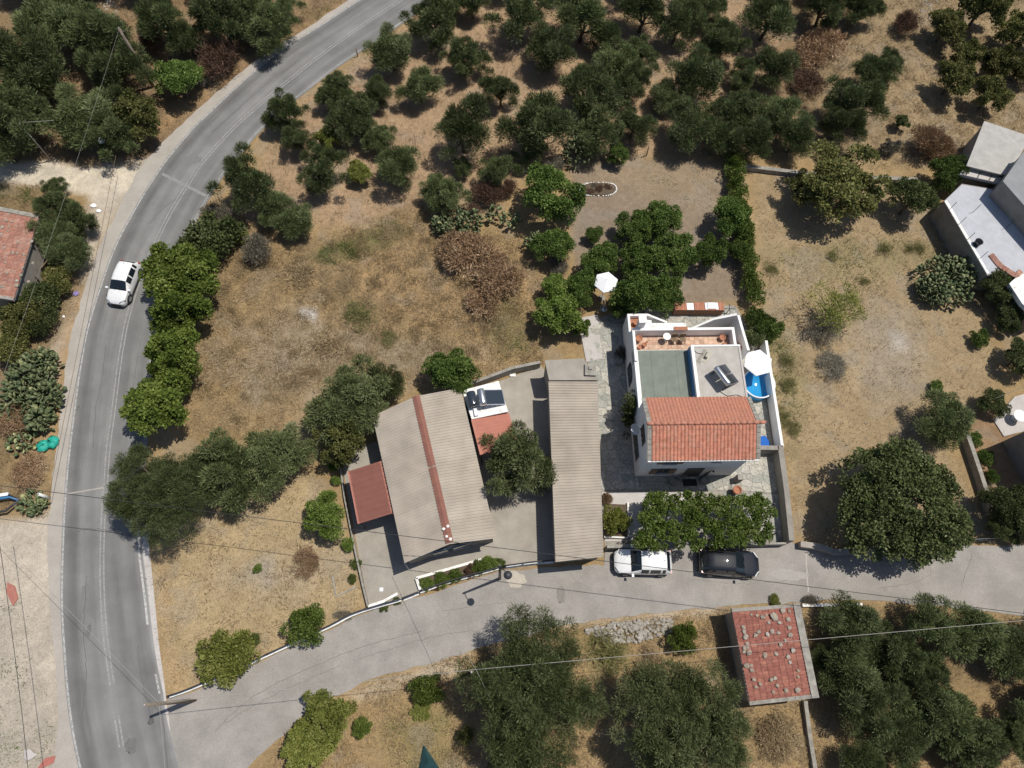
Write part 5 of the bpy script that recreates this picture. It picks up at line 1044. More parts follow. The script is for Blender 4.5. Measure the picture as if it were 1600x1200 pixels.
def cable(name, label, a, b, sag, r=.02, mat=None, n=24):
    a, b = Vector(a), Vector(b); pts = []
    for i in range(n + 1):
        t = i / n; p = a.lerp(b, t); pts.append((p.x, p.y, p.z - sag * 4 * t * (1 - t)))
    return tag(MB().tube(pts, r, 5).build(name, mat or MAT['cable']), label, 'cable')
cornertop = W3(248, 1098, 6.2); lowtop = W3(744, 1046, 6.5)
cable('overhead_cable', 'dark overhead cable crossing above the workshop roof and the lane', W3(-70, 750, 6.4), W3(1660, 966, 6.4), .0, .020, n=40)
cable('overhead_cable', 'pale cable from the lane pole towards the lower right trees', lowtop, W3(1760, 955, 6.9), .55, .016, MAT['palecable'], 40)
cable('overhead_cable', 'pale cable over the lane to the corner pole', cornertop, lowtop, .4, .016, MAT['palecable'])
cable('overhead_cable', 'thin cable from the corner pole over the main road', cornertop, W3(-60, 785, 6.0), .1, .011, MAT['palecable'])
cable('overhead_cable', 'thin cable from the corner pole to the bottom edge', cornertop, W3(264, 1290, 6.0), .1, .010, MAT['palecable'])
cable('overhead_cable', 'thin cable from the lane pole over the workshop forecourt', lowtop, W3(632, 880, 3.2), .1, .011, MAT['palecable'])
cable('overhead_cable', 'thin cable from the lane pole to the bottom edge', lowtop, W3(860, 1290, 0.0), .0, .013, MAT['palecable'])
cable('overhead_cable', 'dark cable beside the dirt lot at the lower left', W3(-6, 815, 5.0), W3(48, 1240, 5.0), .15, .018)
cable('overhead_cable', 'cable from the thin pole to the left edge', W3(84, 188, 4.2), W3(-60, 196, 4.4), .05, .018, MAT['palecable'])
cable('overhead_cable', 'cable above the shoulder from the mirror to the white topped pole', W3(181, 243, 2.1), W3(76, 777, 1.2), .0, .016, MAT['wood'])
cable('overhead_cable', 'pale cable over the old tiled house', W3(186, 46, 6.2), W3(-14, 640, 4.8), .2, .007, MAT['palecable'])
cable('overhead_cable', 'pale cable at the right edge above the patio', W3(1554, 623, 1.5), W3(1660, 580, 4.4), .05, .016, MAT['palecable'])
# ------------------------------------------------------------------ smaller things beside the roads
bag = tag(empty('teal_bag', (*W(77, 696), 0), .3), 'bulging teal plastic sacks lying on the road verge', 'sack')
for (x, y, r, s) in ((-.32, 0, .40, 3), (.30, .12, .42, 9)):
    rg = random.Random(s); m = MB(); P = []
    m.lathe([(.02, -.02), (r * .9, .02), (r * 1.15, .14), (r * .95, .27), (r * .5, .34), (.02, .36)], (x, y, 0), 16); m.v = [(a + rg.uniform(-.09, .09), b + rg.uniform(-.09, .09), c + rg.uniform(-.05, .05)) for a, b, c in m.v]; m.build('sack', MAT['teal'], bag)
tr = tag(empty('boat_trailer', (*W(8, 790), 0), math.radians(12)), 'white and dark metal trailer frame at the left edge', 'trailer')
MB().box((-.6, .62, .55), (2.2, .22, .14)).build('side_beam', MAT['fabric'], tr); MB().box((-1.1, -.62, .55), (1.6, .35, .14)).build('side_beam', MAT['fabric'], tr)
MB().tube([(.5, .55, .5), (1.25, .1, .5), (.4, -.55, .5), (-.9, -.6, .5)], .09, 8).build('drawbar', MAT['darkmetal'], tr); MB().tube([(-1, .4, .5), (.6, .4, .5), (1.2, .1, .5)], .09, 8).build('drawbar', MAT['bluepaint'], tr)
for y in (-.7, .7): MB().lathe([(.12, -.1), (.3, -.1), (.32, 0), (.3, .1), (.12, .1)], (0, 0, 0), 16).build('wheel', MAT['rubber'], tr, loc=(-.9, y, .3), rot=(math.pi / 2, 0, 0))
MB().tube([(.95, -.2, 0), (.95, -.2, .5)], .04, 6).build('stand_leg', MAT['metal'], tr)
def scrap(x, y, r, mat, label, seed, name='plastic_litter'):
    rg = random.Random(seed); m = MB().rock((0, 0, .05), r, rg, .35); tag(m.build(name, mat, None, loc=(*W(x, y), 0)), label, 'litter')
scrap(146, 322, .32, MAT['fabric'], 'white litter heap by the dirt track, nearest the olives', 1); scrap(154, 330, .24, MAT['fabric'], 'small white litter beside the larger heap', 2)
scrap(119, 459, .30, plain('purple_plastic', (.25, .20, .42), .5), 'crumpled purple plastic on the road verge', 3); scrap(100, 495, .16, MAT['fabric'], 'white scrap on the verge below the purple plastic', 4)
scrap(46, 1180, .5, MAT['pale_slab'], 'white rubble pile with scrap at the lower left edge', 6, 'rubble_pile'); scrap(226, 302 - 40, .01, MAT['fabric'], 'tiny pale scrap', 7) if False else None
tag(MB().prism([(-.25, -.9), (.2, -.6), (.25, .3), (-.1, .8), (-.35, .2)], 0, .06).build('red_tarp', surf('faded_red_tarp', (.40, .17, .13), (.33, .13, .10), sc=5), None, loc=(*W(20, 925), 0), rot=(0, 0, .6)), 'faded red sheet lying on the dirt lot', 'tarp')
tag(MB().prism([(-.6, -.2), (.5, -.25), (.7, .1), (.1, .25)], 0, .05).build('red_tarp', surf('faded_red_tarp_b', (.42, .15, .12), (.33, .12, .10), sc=5), None, loc=(*W(70, 1192), 0), rot=(0, 0, .5)), 'red sheet corner beside the white rubble pile', 'tarp')
tag(MB().add([(-.55, -.6, .1), (1.0, -.5, .1), (.15, .1, .75), (-.3, 1.0, .15)], [(0, 1, 2), (1, 3, 2), (3, 0, 2)]).build('dark_tarp', surf('dark_teal_canvas', (.025, .085, .095), (.02, .06, .07), sc=3, rough=.5), None, loc=(*W(668, 1192), 0)), 'dark teal canvas tent at the bottom edge', 'tarp')
# white ringed flower bed in the garden
fb = tag(empty('oval_bed', (*W(935, 296), 0)), 'oval garden bed ringed with white painted stones', 'garden bed')
for k in range(44):
    w = 2 * math.pi * k / 44; rg = random.Random(k); cx = 1.55 * math.copysign(abs(math.cos(w)) ** .7, math.cos(w)); cy = .70 * math.copysign(abs(math.sin(w)) ** .85, math.sin(w)) + .12 * math.cos(w)
    MB().rock((0, 0, 0), .095 * rg.uniform(.7, 1.25), rg, .7).build('edging_stone', MAT['whitepaint'], fb, loc=(cx, cy, .05))
MB().lathe([(.02, .10), (1.2, .08), (1.45, .05), (1.5, -.05)], (0, 0, 0), 24, cap=False).build('soil', MAT['soil'], fb, scale=(1, .45, 1))
# rubble slope below the lane
rg = np.random.RandomState(4); m = MB(); Pq = np.array(poly([(915, 985), (960, 975), (1050, 968), (1052, 985), (1000, 1000), (960, 1005)])); lo, hi = Pq.min(0), Pq.max(0); k = 0
while k < 420:
    p = rg.uniform(lo, hi)
    if sdist(Pq, np.array([p[0]]), np.array([p[1]]))[0] < .1: m.rock((p[0], p[1], rg.uniform(0, .12)), rg.uniform(.06, .19), random.Random(k), .7); k += 1
tag(m.build('rubble_slope', MAT['rock']), 'loose pale rubble stones heaped below the lane', 'rubble', kind='stuff')
for i, (x, y, n) in enumerate(((172, 8, 60), (1455, 10, 40))):
    m = MB(); rg2 = random.Random(i); c = W(x, y)
    for k in range(n): m.rock((c[0] + rg2.gauss(0, .45), c[1] + rg2.gauss(0, 1.2), .06), rg2.uniform(.08, .2), rg2, .6)
    tag(m.build('rubble_heap', MAT['rock']), ('pale stone heap among the olives at the upper left edge', 'pale stone heap between bushes at the upper right edge')[i], 'rubble', kind='stuff')
# ------------------------------------------------------------------ vegetation
def leaves(cl, nleaf, ll, lw, seed, up=.35, out=.8, jit=.55, low=-.45, shell=.45):
    """cl: (n,4) clumps x, y, z, r ; returns leaf quads with their tint"""
    rg = np.random.RandomState(seed); cl = np.asarray(cl, float); wgt = cl[:, 3] ** 2; wgt /= wgt.sum()
    ci = rg.choice(len(cl), nleaf, p=wgt); d = rg.normal(size=(nleaf, 3)); d /= np.linalg.norm(d, axis=1)[:, None]
    d[:, 2] = np.where(d[:, 2] < low, -d[:, 2], d[:, 2])
    r = cl[ci, 3] * (shell + (1 - shell) * rg.rand(nleaf) ** .6); P = cl[ci, :3] + d * r[:, None]
    ax = d * out + rg.normal(size=(nleaf, 3)) * jit + np.array([0, 0, up]); ax /= np.linalg.norm(ax, axis=1)[:, None]
    q = rg.normal(size=(nleaf, 3)); sd = np.cross(ax, q); sd /= np.linalg.norm(sd, axis=1)[:, None] + 1e-9
    L = ll * rg.uniform(.6, 1.25, nleaf)[:, None]; w = lw * rg.uniform(.6, 1.25, nleaf)[:, None]
    V = np.empty((nleaf, 4, 3)); V[:, 0] = P; V[:, 1] = P + ax * L * .5 + sd * w; V[:, 2] = P + ax * L; V[:, 3] = P + ax * L * .5 - sd * w
    ct = rg.normal(0, .14, len(cl)); tint = np.clip(.47 + ct[ci] + rg.normal(0, .19, nleaf), 0, 1)
    return V.reshape(-1, 3), np.repeat(tint, 4)
def leaf_mesh(name, V, t): return np_mesh(name, V, np.arange(len(V)).reshape(-1, 4), {'tint': t})
def dome(seed, n, rr=(.22, .36), flat=.8, zc=1.1, lobes=5, lob=.22, inner=.35, low=-.5):
    rg = np.random.RandomState(seed); ph = rg.uniform(0, 6.28, lobes); am = rg.uniform(.3, 1, lobes) * lob; out = []
    for i in range(n):
        d = rg.normal(size=3); d /= np.linalg.norm(d)
        if d[2] < low: d[2] = -d[2] * .6
        a = math.atan2(d[1], d[0]); s = min(1.14, 1 + sum(am[k] * math.cos((k + 2) * a + ph[k]) for k in range(lobes)) * .6); r = rg.uniform(*rr)
        q = (inner + (1 - inner) * rg.rand() ** .5) * (1.0 - r * .75) * s; out.append((d[0] * q, d[1] * q, zc + d[2] * q * flat, r))
    return out
def trunk_mesh(name, seed, cl, zt=.55, r=.09, nl=6):
    rg = random.Random(seed); m = MB(); k = rg.uniform(-.08, .08), rg.uniform(-.08, .08)
    m.tube([(0, 0, -.03), (k[0] * .4, k[1] * .4, zt * .5), (k[0], k[1], zt)], [r * 1.3, r, r * .85], 8, cap=False)
    for c in rg.sample(list(cl), min(nl, len(cl))):
        md = ((k[0] + c[0]) / 2 + rg.uniform(-.06, .06), (k[1] + c[1]) / 2 + rg.uniform(-.06, .06), zt + (c[2] - zt) * .6)
        m.tube([(k[0], k[1], zt * .9), md, (c[0], c[1], c[2])], [r * .6, r * .35, r * .12], 5, cap=False)
    return m.mesh(name)
class Kind:
    def __init__(s, name, cat, mat, zc, variants, R0):
        s.name, s.cat, s.mat, s.zc, s.R0 = name, cat, mat, zc, R0; s.v = []
        for (seed, dk, lk, tk) in variants:
            cl = dome(seed, zc=zc, **dk); V, t = leaves(cl, seed=seed, **lk); s.v.append((leaf_mesh(name + '_crown', V, t), trunk_mesh(name + '_trunk', seed, cl, **tk)))
rngv = random.Random(21); MATV = {}
def plant(K, x, y, rpx, label, group=None, mat=None, hs=None, var=None, name=None, cat=None, sx=1.0):
    R = rpx / ppm(x, y) * SHR.get(K, .97); hs = hs or rngv.uniform(.82, 1.12); p = W(x, y, K.zc * R * hs); rz = rngv.uniform(0, 6.28) if sx == 1.0 else 0
    t = tag(empty(name or K.name, (*p, gz(*p)), rz), label, cat or K.cat, group); cm, tm_ = K.v[var if var is not None else rngv.randrange(len(K.v))]
    sc = (R * rngv.uniform(.95, 1.05) * sx, R * rngv.uniform(.95, 1.05), R * hs)
    M_ = mat or K.mat; key = (cm.name, M_.name)
    if key not in MATV:
        c2 = cm if not cm.materials else cm.copy(); c2.materials.clear(); c2.materials.append(M_); MATV[key] = c2
    link('crown', MATV[key], None, t, scale=sc)
    if not tm_.materials: tm_.materials.append(MAT['trunk'])
    link('trunk', tm_, None, t, scale=sc); return t
OL = Kind('olive_tree', 'olive tree', MAT['olive'], .84, [(101 + s, dict(n=n, rr=rr, flat=fl, lob=lb, low=-.6, inner=.3), dict(nleaf=int(nl * 1.5), ll=ll * .78, lw=.0092, up=up, out=.8, jit=ji, shell=.15), dict(nl=9, r=.055, zt=.38))
    for s, (n, rr, fl, lb, nl, ll, up, ji) in enumerate([(34, (.19, .32), .75, .40, 14000, .17, .55, .45), (26, (.20, .34), .70, .50, 11000, .18, .45, .50), (42, (.16, .27), .80, .35, 16000, .15, .60, .45), (22, (.20, .36), .85, .55, 9500, .19, .65, .50), (38, (.17, .30), .65, .45, 15000, .16, .35, .55), (30, (.18, .30), .90, .60, 12000, .17, .70, .45), (48, (.14, .25), .72, .42, 17000, .14, .40, .55), (28, (.22, .33), .78, .50, 12500, .18, .50, .50), (36, (.15, .28), .70, .65, 12000, .16, .50, .50)])], 2)
OB = Kind('olive_tree', 'olive tree', MAT['olive'], .85, [(s, dict(n=210, rr=(.085, .17), flat=.62, lob=.24, low=-.3, inner=.3), dict(nleaf=90000, ll=.062, lw=.0044, up=.6, out=.8, jit=.42, shell=.2), dict(nl=12, r=.06)) for s in range(120, 123)], 5)
CT = Kind('citrus_tree', 'citrus tree', MAT['citrus'], .95, [(s, dict(n=46, rr=(.18, .28), flat=.78, lob=.22, low=-.5, inner=.5), dict(nleaf=15000, ll=.082, lw=.023, up=.25, out=.6, jit=.7, shell=.45), dict(nl=5, r=.06, zt=.45)) for s in range(130, 135)], 1.7)
BR = Kind('walnut_tree', 'tree', MAT['broad'], 1.0, [(s, dict(n=52, rr=(.14, .25), flat=.72, lob=.34, low=-.4, inner=.3), dict(nleaf=11000, ll=.10, lw=.032, up=.15, out=.5, jit=.8, shell=.4), dict(nl=9, r=.06)) for s in range(140, 144)], 2.2)
CB = Kind('carob_tree', 'tree', MAT['carob'], .72, [(150, dict(n=300, rr=(.09, .15), flat=.60, lob=.07, low=-.25, inner=.55), dict(nleaf=52000, ll=.048, lw=.016, up=.3, out=.55, jit=.7, shell=.4), dict(nl=14, r=.05, zt=.3))], 4.5)
BU = Kind('shrub', 'shrub', MAT['citrus'], .50, [(s, dict(n=30, rr=(.20, .32), flat=.55, lob=.30, low=-.2, inner=.4), dict(nleaf=6500, ll=.105, lw=.030, up=.35, out=.6, jit=.7, shell=.4), dict(nl=5, r=.03, zt=.15)) for s in range(160, 164)], 1.2)
DR = Kind('dry_bush', 'dry bush', MAT['dry'], .38, [(s, dict(n=40, rr=(.18, .34), flat=.40, lob=.35, low=-.1, inner=.2), dict(nleaf=5200, ll=.17, lw=.012, up=.5, out=.7, jit=.7, shell=.1), dict(nl=8, r=.02, zt=.12)) for s in range(170, 173)], 1.6)
GT = Kind('weed_tuft', 'weed', MAT['weed'], .25, [(s, dict(n=22, rr=(.16, .34), flat=.2, lob=.4, low=0, inner=.1), dict(nleaf=1100, ll=.26, lw=.016, up=.6, out=.8, jit=.6, shell=.1), dict(nl=2, r=.01, zt=.05)) for s in range(190, 193)], 1)
SP = Kind('sparse_tree', 'tree', MAT['yellowgreen'], .85, [(180, dict(n=46, rr=(.16, .28), flat=.50, lob=.30, low=-.2, inner=.3), dict(nleaf=3200, ll=.11, lw=.012, up=.3, out=.6, jit=.7, shell=.2), dict(nl=16, r=.035, zt=.4)), (181, dict(n=70, rr=(.11, .20), flat=.60, lob=.42, low=-.35, inner=.25), dict(nleaf=15000, ll=.062, lw=.022, up=.2, out=.5, jit=.8, shell=.3), dict(nl=14, r=.05, zt=.35))], 3)
SHR = {OL: 1.0, OB: .95, BR: 1.04, CB: .93}
G1 = 'olive trees beyond the curved road'; G2 = 'olive trees of the grove above the brown field'; G3 = 'olive trees of the dense grove above the garden'; G4 = 'trees of the lower right plot'
for x, y, r, l in [(88,38,62,'broad olive crown at the upper left, above the tan grass gap'),(38,105,60,'olive at the left edge beside the tan grass gap'),(30,182,56,'olive at the left edge just above the dirt track'),(0,228,46,'olive at the left picture edge touching the dirt track shade'),
        (160,68,50,'olive left of the dark utility pole top'),(186,114,48,'olive crown crossed by the dark utility pole'),(135,188,54,'wide olive overhanging the dirt track mouth'),(180,206,44,'lower olive whose shade falls on the dirt track mouth'),
        (255,36,42,'olive between the pole top and the brown hedge, near the top edge'),(292,64,30,'small olive above the bright round tree beyond the road'),(345,32,46,'olive behind the brown hedge by the road'),(392,14,38,'olive at the top edge beyond the road'),(418,46,40,'olive overhanging the road shoulder beside the brown hedge'),(446,14,26,'small olive at the top edge nearest the road shoulder')]:
    plant(OL, x, y, r * 1.07, l, G1)
plant(BR, 214, 182, 40, 'tired greyish tree at the dirt track corner', mat=MAT['walnutdry'], name='roadside_tree'); plant(CT, 280, 127, 39, 'round bright green tree beside the dark utility pole', name='round_tree', cat='tree')
plant(DR, 345, 97, 40, 'dense red brown dry hedge beside the road bend', mat=MAT['reddry'], hs=1.3); plant(DR, 238, 66, 26, 'red brown dry bush between the upper left olives', mat=MAT['reddry'], hs=1.2); plant(DR, 95, 145, 18, 'red brown dry scrub in the tan grass gap', mat=MAT['reddry'])
plant(BU, 316, 128, 12, 'grey weeds on the verge right of the bright round tree', mat=MAT['greybush'])
for x, y, r, l in [(676,34,46,'olive beside the road at the top edge of the grove'),(612,84,40,'olive beside the road, second from the top edge'),(525,143,35,'olive beside the road, third from the top edge'),(446,176,34,'olive on the grove edge overhanging the asphalt'),(470,222,32,'olive just inside the grove edge above the yellow green bush'),
        (388,286,48,'olive beside the faded stop line'),(425,326,34,'olive below the one beside the stop line'),(462,346,36,'olive at the lower left corner of the grove above the grey bush'),(505,272,40,'olive left of the lower yellow green bush'),(552,186,42,'olive between the two yellow green bushes'),
        (592,218,30,'small olive right of the upper yellow green bush'),(655,137,36,'olive with thin branches in the middle of the grove'),(588,148,28,'loose light olive between the roadside row and the bare soil'),(625,264,42,'round olive above the brown field, right of the lower yellow green bush'),(700,10,26,'olive at the top edge right of the roadside one'),
        (726,92,37,'olive standing alone on bare soil near the top'),(738,4,30,'olive at the top edge above the lone one'),(814,26,48,'wide olive at the top edge with long shade to its left'),(860,82,42,'olive below the wide one at the top'),(782,142,34,'small round olive in the centre of the bare soil'),
        (724,206,52,'wide loose olive above the brown bushes'),(836,198,54,'wide olive left of the prickly pear'),(828,240,28,'small olive below the wide one left of the prickly pear'),(780,264,32,'small olive above the brown red bushes'),(693,303,40,'round olive at the lower right corner of the grove'),(722,262,18,'low olive shoot between two olives')]:
    plant(OL, x, y, r * 1.0, l, G2)
for x, y, r, l in [(910,30,50,'olive at the top edge left of the dense grove'),(945,62,32,'olive under the one at the top, beside sunlit soil'),(920,138,48,'olive above the one with the dark lower crown'),(932,200,44,'olive behind the prickly pear at the garden corner'),(970,96,38,'olive with visible dark stems in the dense grove'),
        (1003,84,30,'small olive right of the dark stems'),(1005,18,42,'olive at the top edge above the dark stems'),(990,128,36,'pale tufted olive in the middle left of the dense grove'),(990,196,34,'olive above the small garden tree'),(1060,38,40,'olive beside the sunlit gap at the top'),(1104,12,36,'olive at the top edge right of the sunlit gap'),
        (1126,68,40,'olive below the sunlit gap'),(1200,32,50,'big olive at the top right of the dense grove'),(1090,124,44,'olive with a pale top in the middle of the dense grove'),(1210,112,38,'pale grey green olive on the right edge of the dense grove'),(1080,200,46,'dark olive above the garden fence'),(1150,178,46,'olive in the lower middle of the dense grove'),
        (1220,176,42,'olive on the right edge of the dense grove, second from below'),(1176,222,36,'olive behind the top of the hedge'),(1130,218,34,'olive directly above the bare garden corner'),(1242,216,36,'lowest olive on the right edge of the dense grove'),(1160,120,30,'olive in the shade between two larger crowns'),(1040,150,34,'olive beside the sunlit soil strip of the dense grove'),
        (1290,8,42,'olive at the top edge above the brown slope'),(1346,12,36,'olive at the top edge right of the brown slope')]:
    plant(OL, x, y, r * 1.0, l, G3, mat=MAT['olivegrey'] if (x, y) in ((990,128),(1210,112),(1040,150)) else None)
for x, y, r, l in [(515,216,22,'yellow green bush in the upper part of the grove'),(562,270,22,'yellow green bush in the lower part of the grove')]: plant(BR, x, y, r, l, mat=MAT['yellowgreen'], name='grove_bush', cat='bush', hs=.8)
for x, y, r, l in [(1332,160,46,'dark bushy tree on the brown slope'),(1314,196,36,'dark tree at the foot of the brown slope'),(1364,116,36,'dark tree in the middle of the brown slope'),(1382,100,24,'small green tree at the top of the dark group on the slope'),(1480,40,36,'round tree near the top right stone heap'),(1513,88,32,'green tree below the round one, upper right'),
        (1492,122,36,'tree above the dark shaded scrub, upper right'),(1548,148,34,'tree above the corner of the pale flat roof'),(1566,100,34,'tree near the right edge above the flat roof'),(1592,50,38,'dark tree on the right edge near the top'),(1538,8,46,'tree at the top edge in the upper right corner'),(1594,110,26,'tree on the right edge, second from the top')]:
    plant(OL if x < 1400 else BR, x, y, r * (1 if x < 1400 else .84), l, mat=MAT['olive'] if x < 1400 else MAT['walnutdry'], name='slope_tree', cat='tree')
plant(BR, 1407, 192, 13, 'tiny leaning sapling on the brown slope', mat=MAT['carob'], name='sapling'); plant(DR, 1444, 222, 34, 'brown scrub left of the flat roof', mat=MAT['dry'], hs=1.4); plant(BU, 1391, 232, 16, 'grey green scrub right of the dark tree group', mat=MAT['greybush'])
plant(DR, 1415, 38, 26, 'dark bare bush near the upper right stone heap', mat=MAT['reddry'], hs=1.2); plant(DR, 1268, 92, 34, 'dry brown scrub on the slope, upper clump', hs=.8); plant(DR, 1285, 70, 40, 'tall dry scrub below the top edge olives', hs=.9); plant(DR, 1262, 130, 32, 'dry brown scrub on the slope, lower clump', mat=MAT['reddry'], hs=.8)
plant(DR, 1470, 235, 30, 'dry yellow scrub beside the flat roof', hs=.9)
# brown field and its edges
for x, y, r, l in [(275,424,54,'bright green roadside tree, uppermost of the row, beside the white car'),(290,462,50,'bright green roadside tree, second of the row'),(272,500,40,'bright green roadside tree, third of the row'),(274,548,44,'bright green roadside tree, fourth of the row'),(263,592,40,'bright green roadside tree, fifth of the row'),(250,638,52,'bright green roadside tree, last of the row')]: plant(BR, x, y, r, l, 'bright green trees along the road')
plant(BU, 330, 380, 50, 'dense dark rounded evergreen shrub below the road bend', mat=MAT['carob'], hs=1.1); plant(DR, 343, 338, 34, 'grey leafless bush by the road bend', mat=MAT['greybush'], hs=1.2); plant(DR, 402, 392, 32, 'grey green bush left of the brown field', mat=MAT['greybush'], hs=1.2); plant(BU, 378, 372, 16, 'yellow flowering weed beside the dark shrub', mat=MAT['yellowgreen'])
for k, (x, y, r) in enumerate(((738,400,54),(776,440,50),(756,474,34),(712,394,40))): plant(DR, x, y, r, ('dead red brown shrub on the brown field, uppermost','dead red brown shrub on the brown field, rightmost','dead red brown shrub on the brown field, lowest','dead red brown shrub on the brown field, leftmost')[k], 'dead shrubs of the brown field', hs=.8)
plant(GT, 562, 492, 30, 'yellowish bush in the middle of the brown field', mat=MAT['weed'], hs=.5, sx=1.2); plant(GT, 608, 530, 20, 'small yellowish bush right of the middle one', mat=MAT['weed'], hs=.5); plant(GT, 512, 538, 32, 'straw clump below the ash spot', mat=MAT['drygrass'], hs=.4); plant(GT, 470, 420, 34, 'dry straw tangle below the grey bush', mat=MAT['drygrass'], hs=.4)
plant(DR, 762, 305, 30, 'red brown bush between olive and prickly pear', mat=MAT['reddry'], hs=1.2); plant(DR, 790, 296, 20, 'red brown bush next to the dark garden tree', mat=MAT['reddry'], hs=1.2); plant(DR, 735, 330, 18, 'brown bush behind the prickly pear on the field', mat=MAT['reddry']); plant(DR, 868, 258, 20, 'grey dead brush left of the garden prickly pear', mat=MAT['greybush'])
for x, y, r, l in [(858,306,50,'large dark green tree on the garden boundary'),(866,386,34,'round green tree below the large dark one')]: plant(CT, x, y, r, l, name='garden_tree', cat='tree')
plant(DR, 875, 415, 22, 'grey dead branches under the boundary tree', mat=MAT['greybush']); 
for x, y, r, l in [(872,492,38,'bright green tree at the lower end of the garden boundary'),(868,452,26,'small green tree between boundary trees'),(906,512,18,'green shoot beside the pale slab')]: plant(BR, x, y, r, l, name='boundary_tree', mat=MAT['vine'])
# garden orange trees
for x, y, r, l in [(990,360,32,'orange tree, left one of the upper garden pair'),(1036,345,34,'orange tree, right one of the upper garden pair'),(1010,352,26,'orange tree squeezed between the upper garden pair'),(927,366,16,'young orange tree standing alone near the oval bed'),(965,242,19,'young orange tree at the top of the garden'),
        (938,408,34,'orange tree above the garden parasol'),(996,408,32,'orange tree right of the garden parasol'),(1050,400,42,'orange tree in the middle of the garden'),(912,450,30,'orange tree left of the garden parasol'),(1000,462,42,'orange tree in front of the white house corner'),(974,474,26,'orange tree just below the garden parasol'),(1035,462,34,'orange tree behind the brick barbecue'),
        (1108,396,31,'round orange tree left of the hedge'),(1140,340,33,'orange tree growing into the hedge, upper'),(1152,392,20,'small orange tree growing into the hedge, lower')]: plant(CT, x, y, r, l, 'orange trees of the garden')
plant(BU, 1180, 498, 22, 'green shrub at the north east house corner, upper', mat=MAT['citrus'], hs=1.3); plant(BU, 1200, 516, 24, 'green shrub at the north east house corner, right', hs=1.3); plant(BU, 1180, 528, 22, 'grey green shrub touching the outside stair', mat=MAT['olivegrey'], hs=1.3)
# right field
plant(SP, 1308, 285, 76, 'wide loose olive green tree at the top of the brown right field', mat=MAT['walnutdry'], var=1, hs=.8, name='almond_tree', sx=1.05); plant(SP, 1260, 300, 40, 'left hand lobe tree beside the wide loose one', mat=MAT['walnutdry'], var=1, name='almond_tree'); plant(CT, 1425, 312, 38, 'dark green tree below the shaded scrub', mat=MAT['carob'], name='dark_tree', cat='tree')
plant(CT, 1482, 272, 32, 'dark leafy tree overhanging the blue white terrace', name='terrace_tree', cat='tree')
plant(SP, 1302, 482, 48, 'thin yellowish tree with bare branches on the brown field', var=0, hs=.9); plant(SP, 1290, 515, 34, 'grey green sparse tree below the thin yellowish one', mat=MAT['greybush'], var=0, hs=.6); plant(DR, 1300, 572, 30, 'bare grey shrub with long branches on the brown field', mat=MAT['greybush'], hs=.4)
plant(CB, 1404, 788, 104, 'huge dark round tree beside the lane', hs=.85, var=0); plant(OL, 1474, 658, 48, 'feathery tree by the retaining wall', name='feathery_tree', cat='tree')
for x, y, r, l in [(1556,450,30,'dark bush right of the big prickly pear'),(1576,495,26,'dark bush under the white balcony slab'),(1592,560,30,'dark tree at the right edge above the patio'),(1530,530,17,'low green bush on the right field'),(1462,606,13,'small green bush on the right field above the feathery tree'),(1552,628,24,'bush behind the patio'),(1522,686,14,'small bush beside the retaining wall, upper'),(1540,715,14,'small round bush beside the retaining wall, middle'),(1550,745,12,'small yellow green bush beside the retaining wall, lower'),(1570,790,36,'dark tree at the right edge below the shaded house'),(1596,820,34,'dark tree at the right edge above the lane'),(1560,825,22,'dark bush overhanging the lane gate')]:
    plant(CT if r > 20 else BU, x, y, r, l, mat=MAT['carob'] if r > 20 else None, name='bush', cat='bush')
for i, (x, y, r) in enumerate(((1230,565,15),(1232,600,14),(1222,648,16),(1240,670,14),(1300,400,10),(1380,390,13),(1436,388,11),(1350,440,10),(1205,420,12),(1420,300+90,9))): plant(GT, x, y, r * 1.3, ('weed tuft beside the pool wall, uppermost','weed tuft beside the pool wall, second','weed tuft beside the pool wall, third','weed tuft beside the pool wall, lowest','weed tuft below the left side of the wide loose tree','weed tuft below the wide loose tree','weed tuft near the blue white terrace','weed tuft in the middle of the right field','weed tuft beside the hedge','weed tuft left of the terrace one')[i], 'weed tufts of the right field', mat=MAT['weed'], hs=.6, name='weed_tuft', cat='weed')
# around the workshop
plant(OB, 250, 770, 82, 'large round olive overhanging the main road', mat=MAT['olive'], hs=1.1, var=0); plant(OL, 348, 735, 66, var=2, label= 'olive in the row right of the one over the road'); plant(OL, 430, 718, 60, var=6, label= 'olive in the row nearest the workshop', mat=MAT['olivegrey'])
plant(OL, 548, 630, 68, var=6, label= 'wide olive at the corner of the workshop', mat=MAT['olivegrey']); plant(OL, 602, 604, 36, label= 'small dark tree behind the corner olive', mat=MAT['carob']); plant(BR, 535, 688, 40, 'dry looking tree below the corner olive', mat=MAT['walnutdry'], name='dry_tree')
plant(CT, 706, 584, 42, 'green citrus behind the workshop'); plant(OL, 806, 722, 60, var=2, label= 'olive growing in the workshop yard', mat=MAT['olivegrey'], hs=1.15); plant(CT, 509, 806, 39, 'green citrus left of the red porch', mat=MAT['vine'])
for x, y, r, l in [(543,850,13,'small dark bush on the forecourt edge'),(520,730,9,'tiny green bush beside the corner olive, upper'),(525,752,10,'tiny green bush beside the corner olive, lower'),(478,976,36,'round green shrub above the lane railing'),(404,888,9,'single tiny green shrub on the dry lawn')]: plant(BU, x, y, r, l, hs=1.2, mat=MAT['vine'])
plant(BU, 352, 1028, 54, 'spreading yellow green shrub above the lane railing', mat=MAT['yellowgreen'], hs=.9); plant(DR, 478, 880, 28, 'heap of red brown dry twigs on the lawn', hs=.5); plant(DR, 536, 962, 12, 'brown hedge piece by the railing', mat=MAT['greybush'], sx=1.6, hs=.8); plant(BU, 398, 1000, 12, 'small weed shrub beside the spreading shrub', mat=MAT['greengrass'])
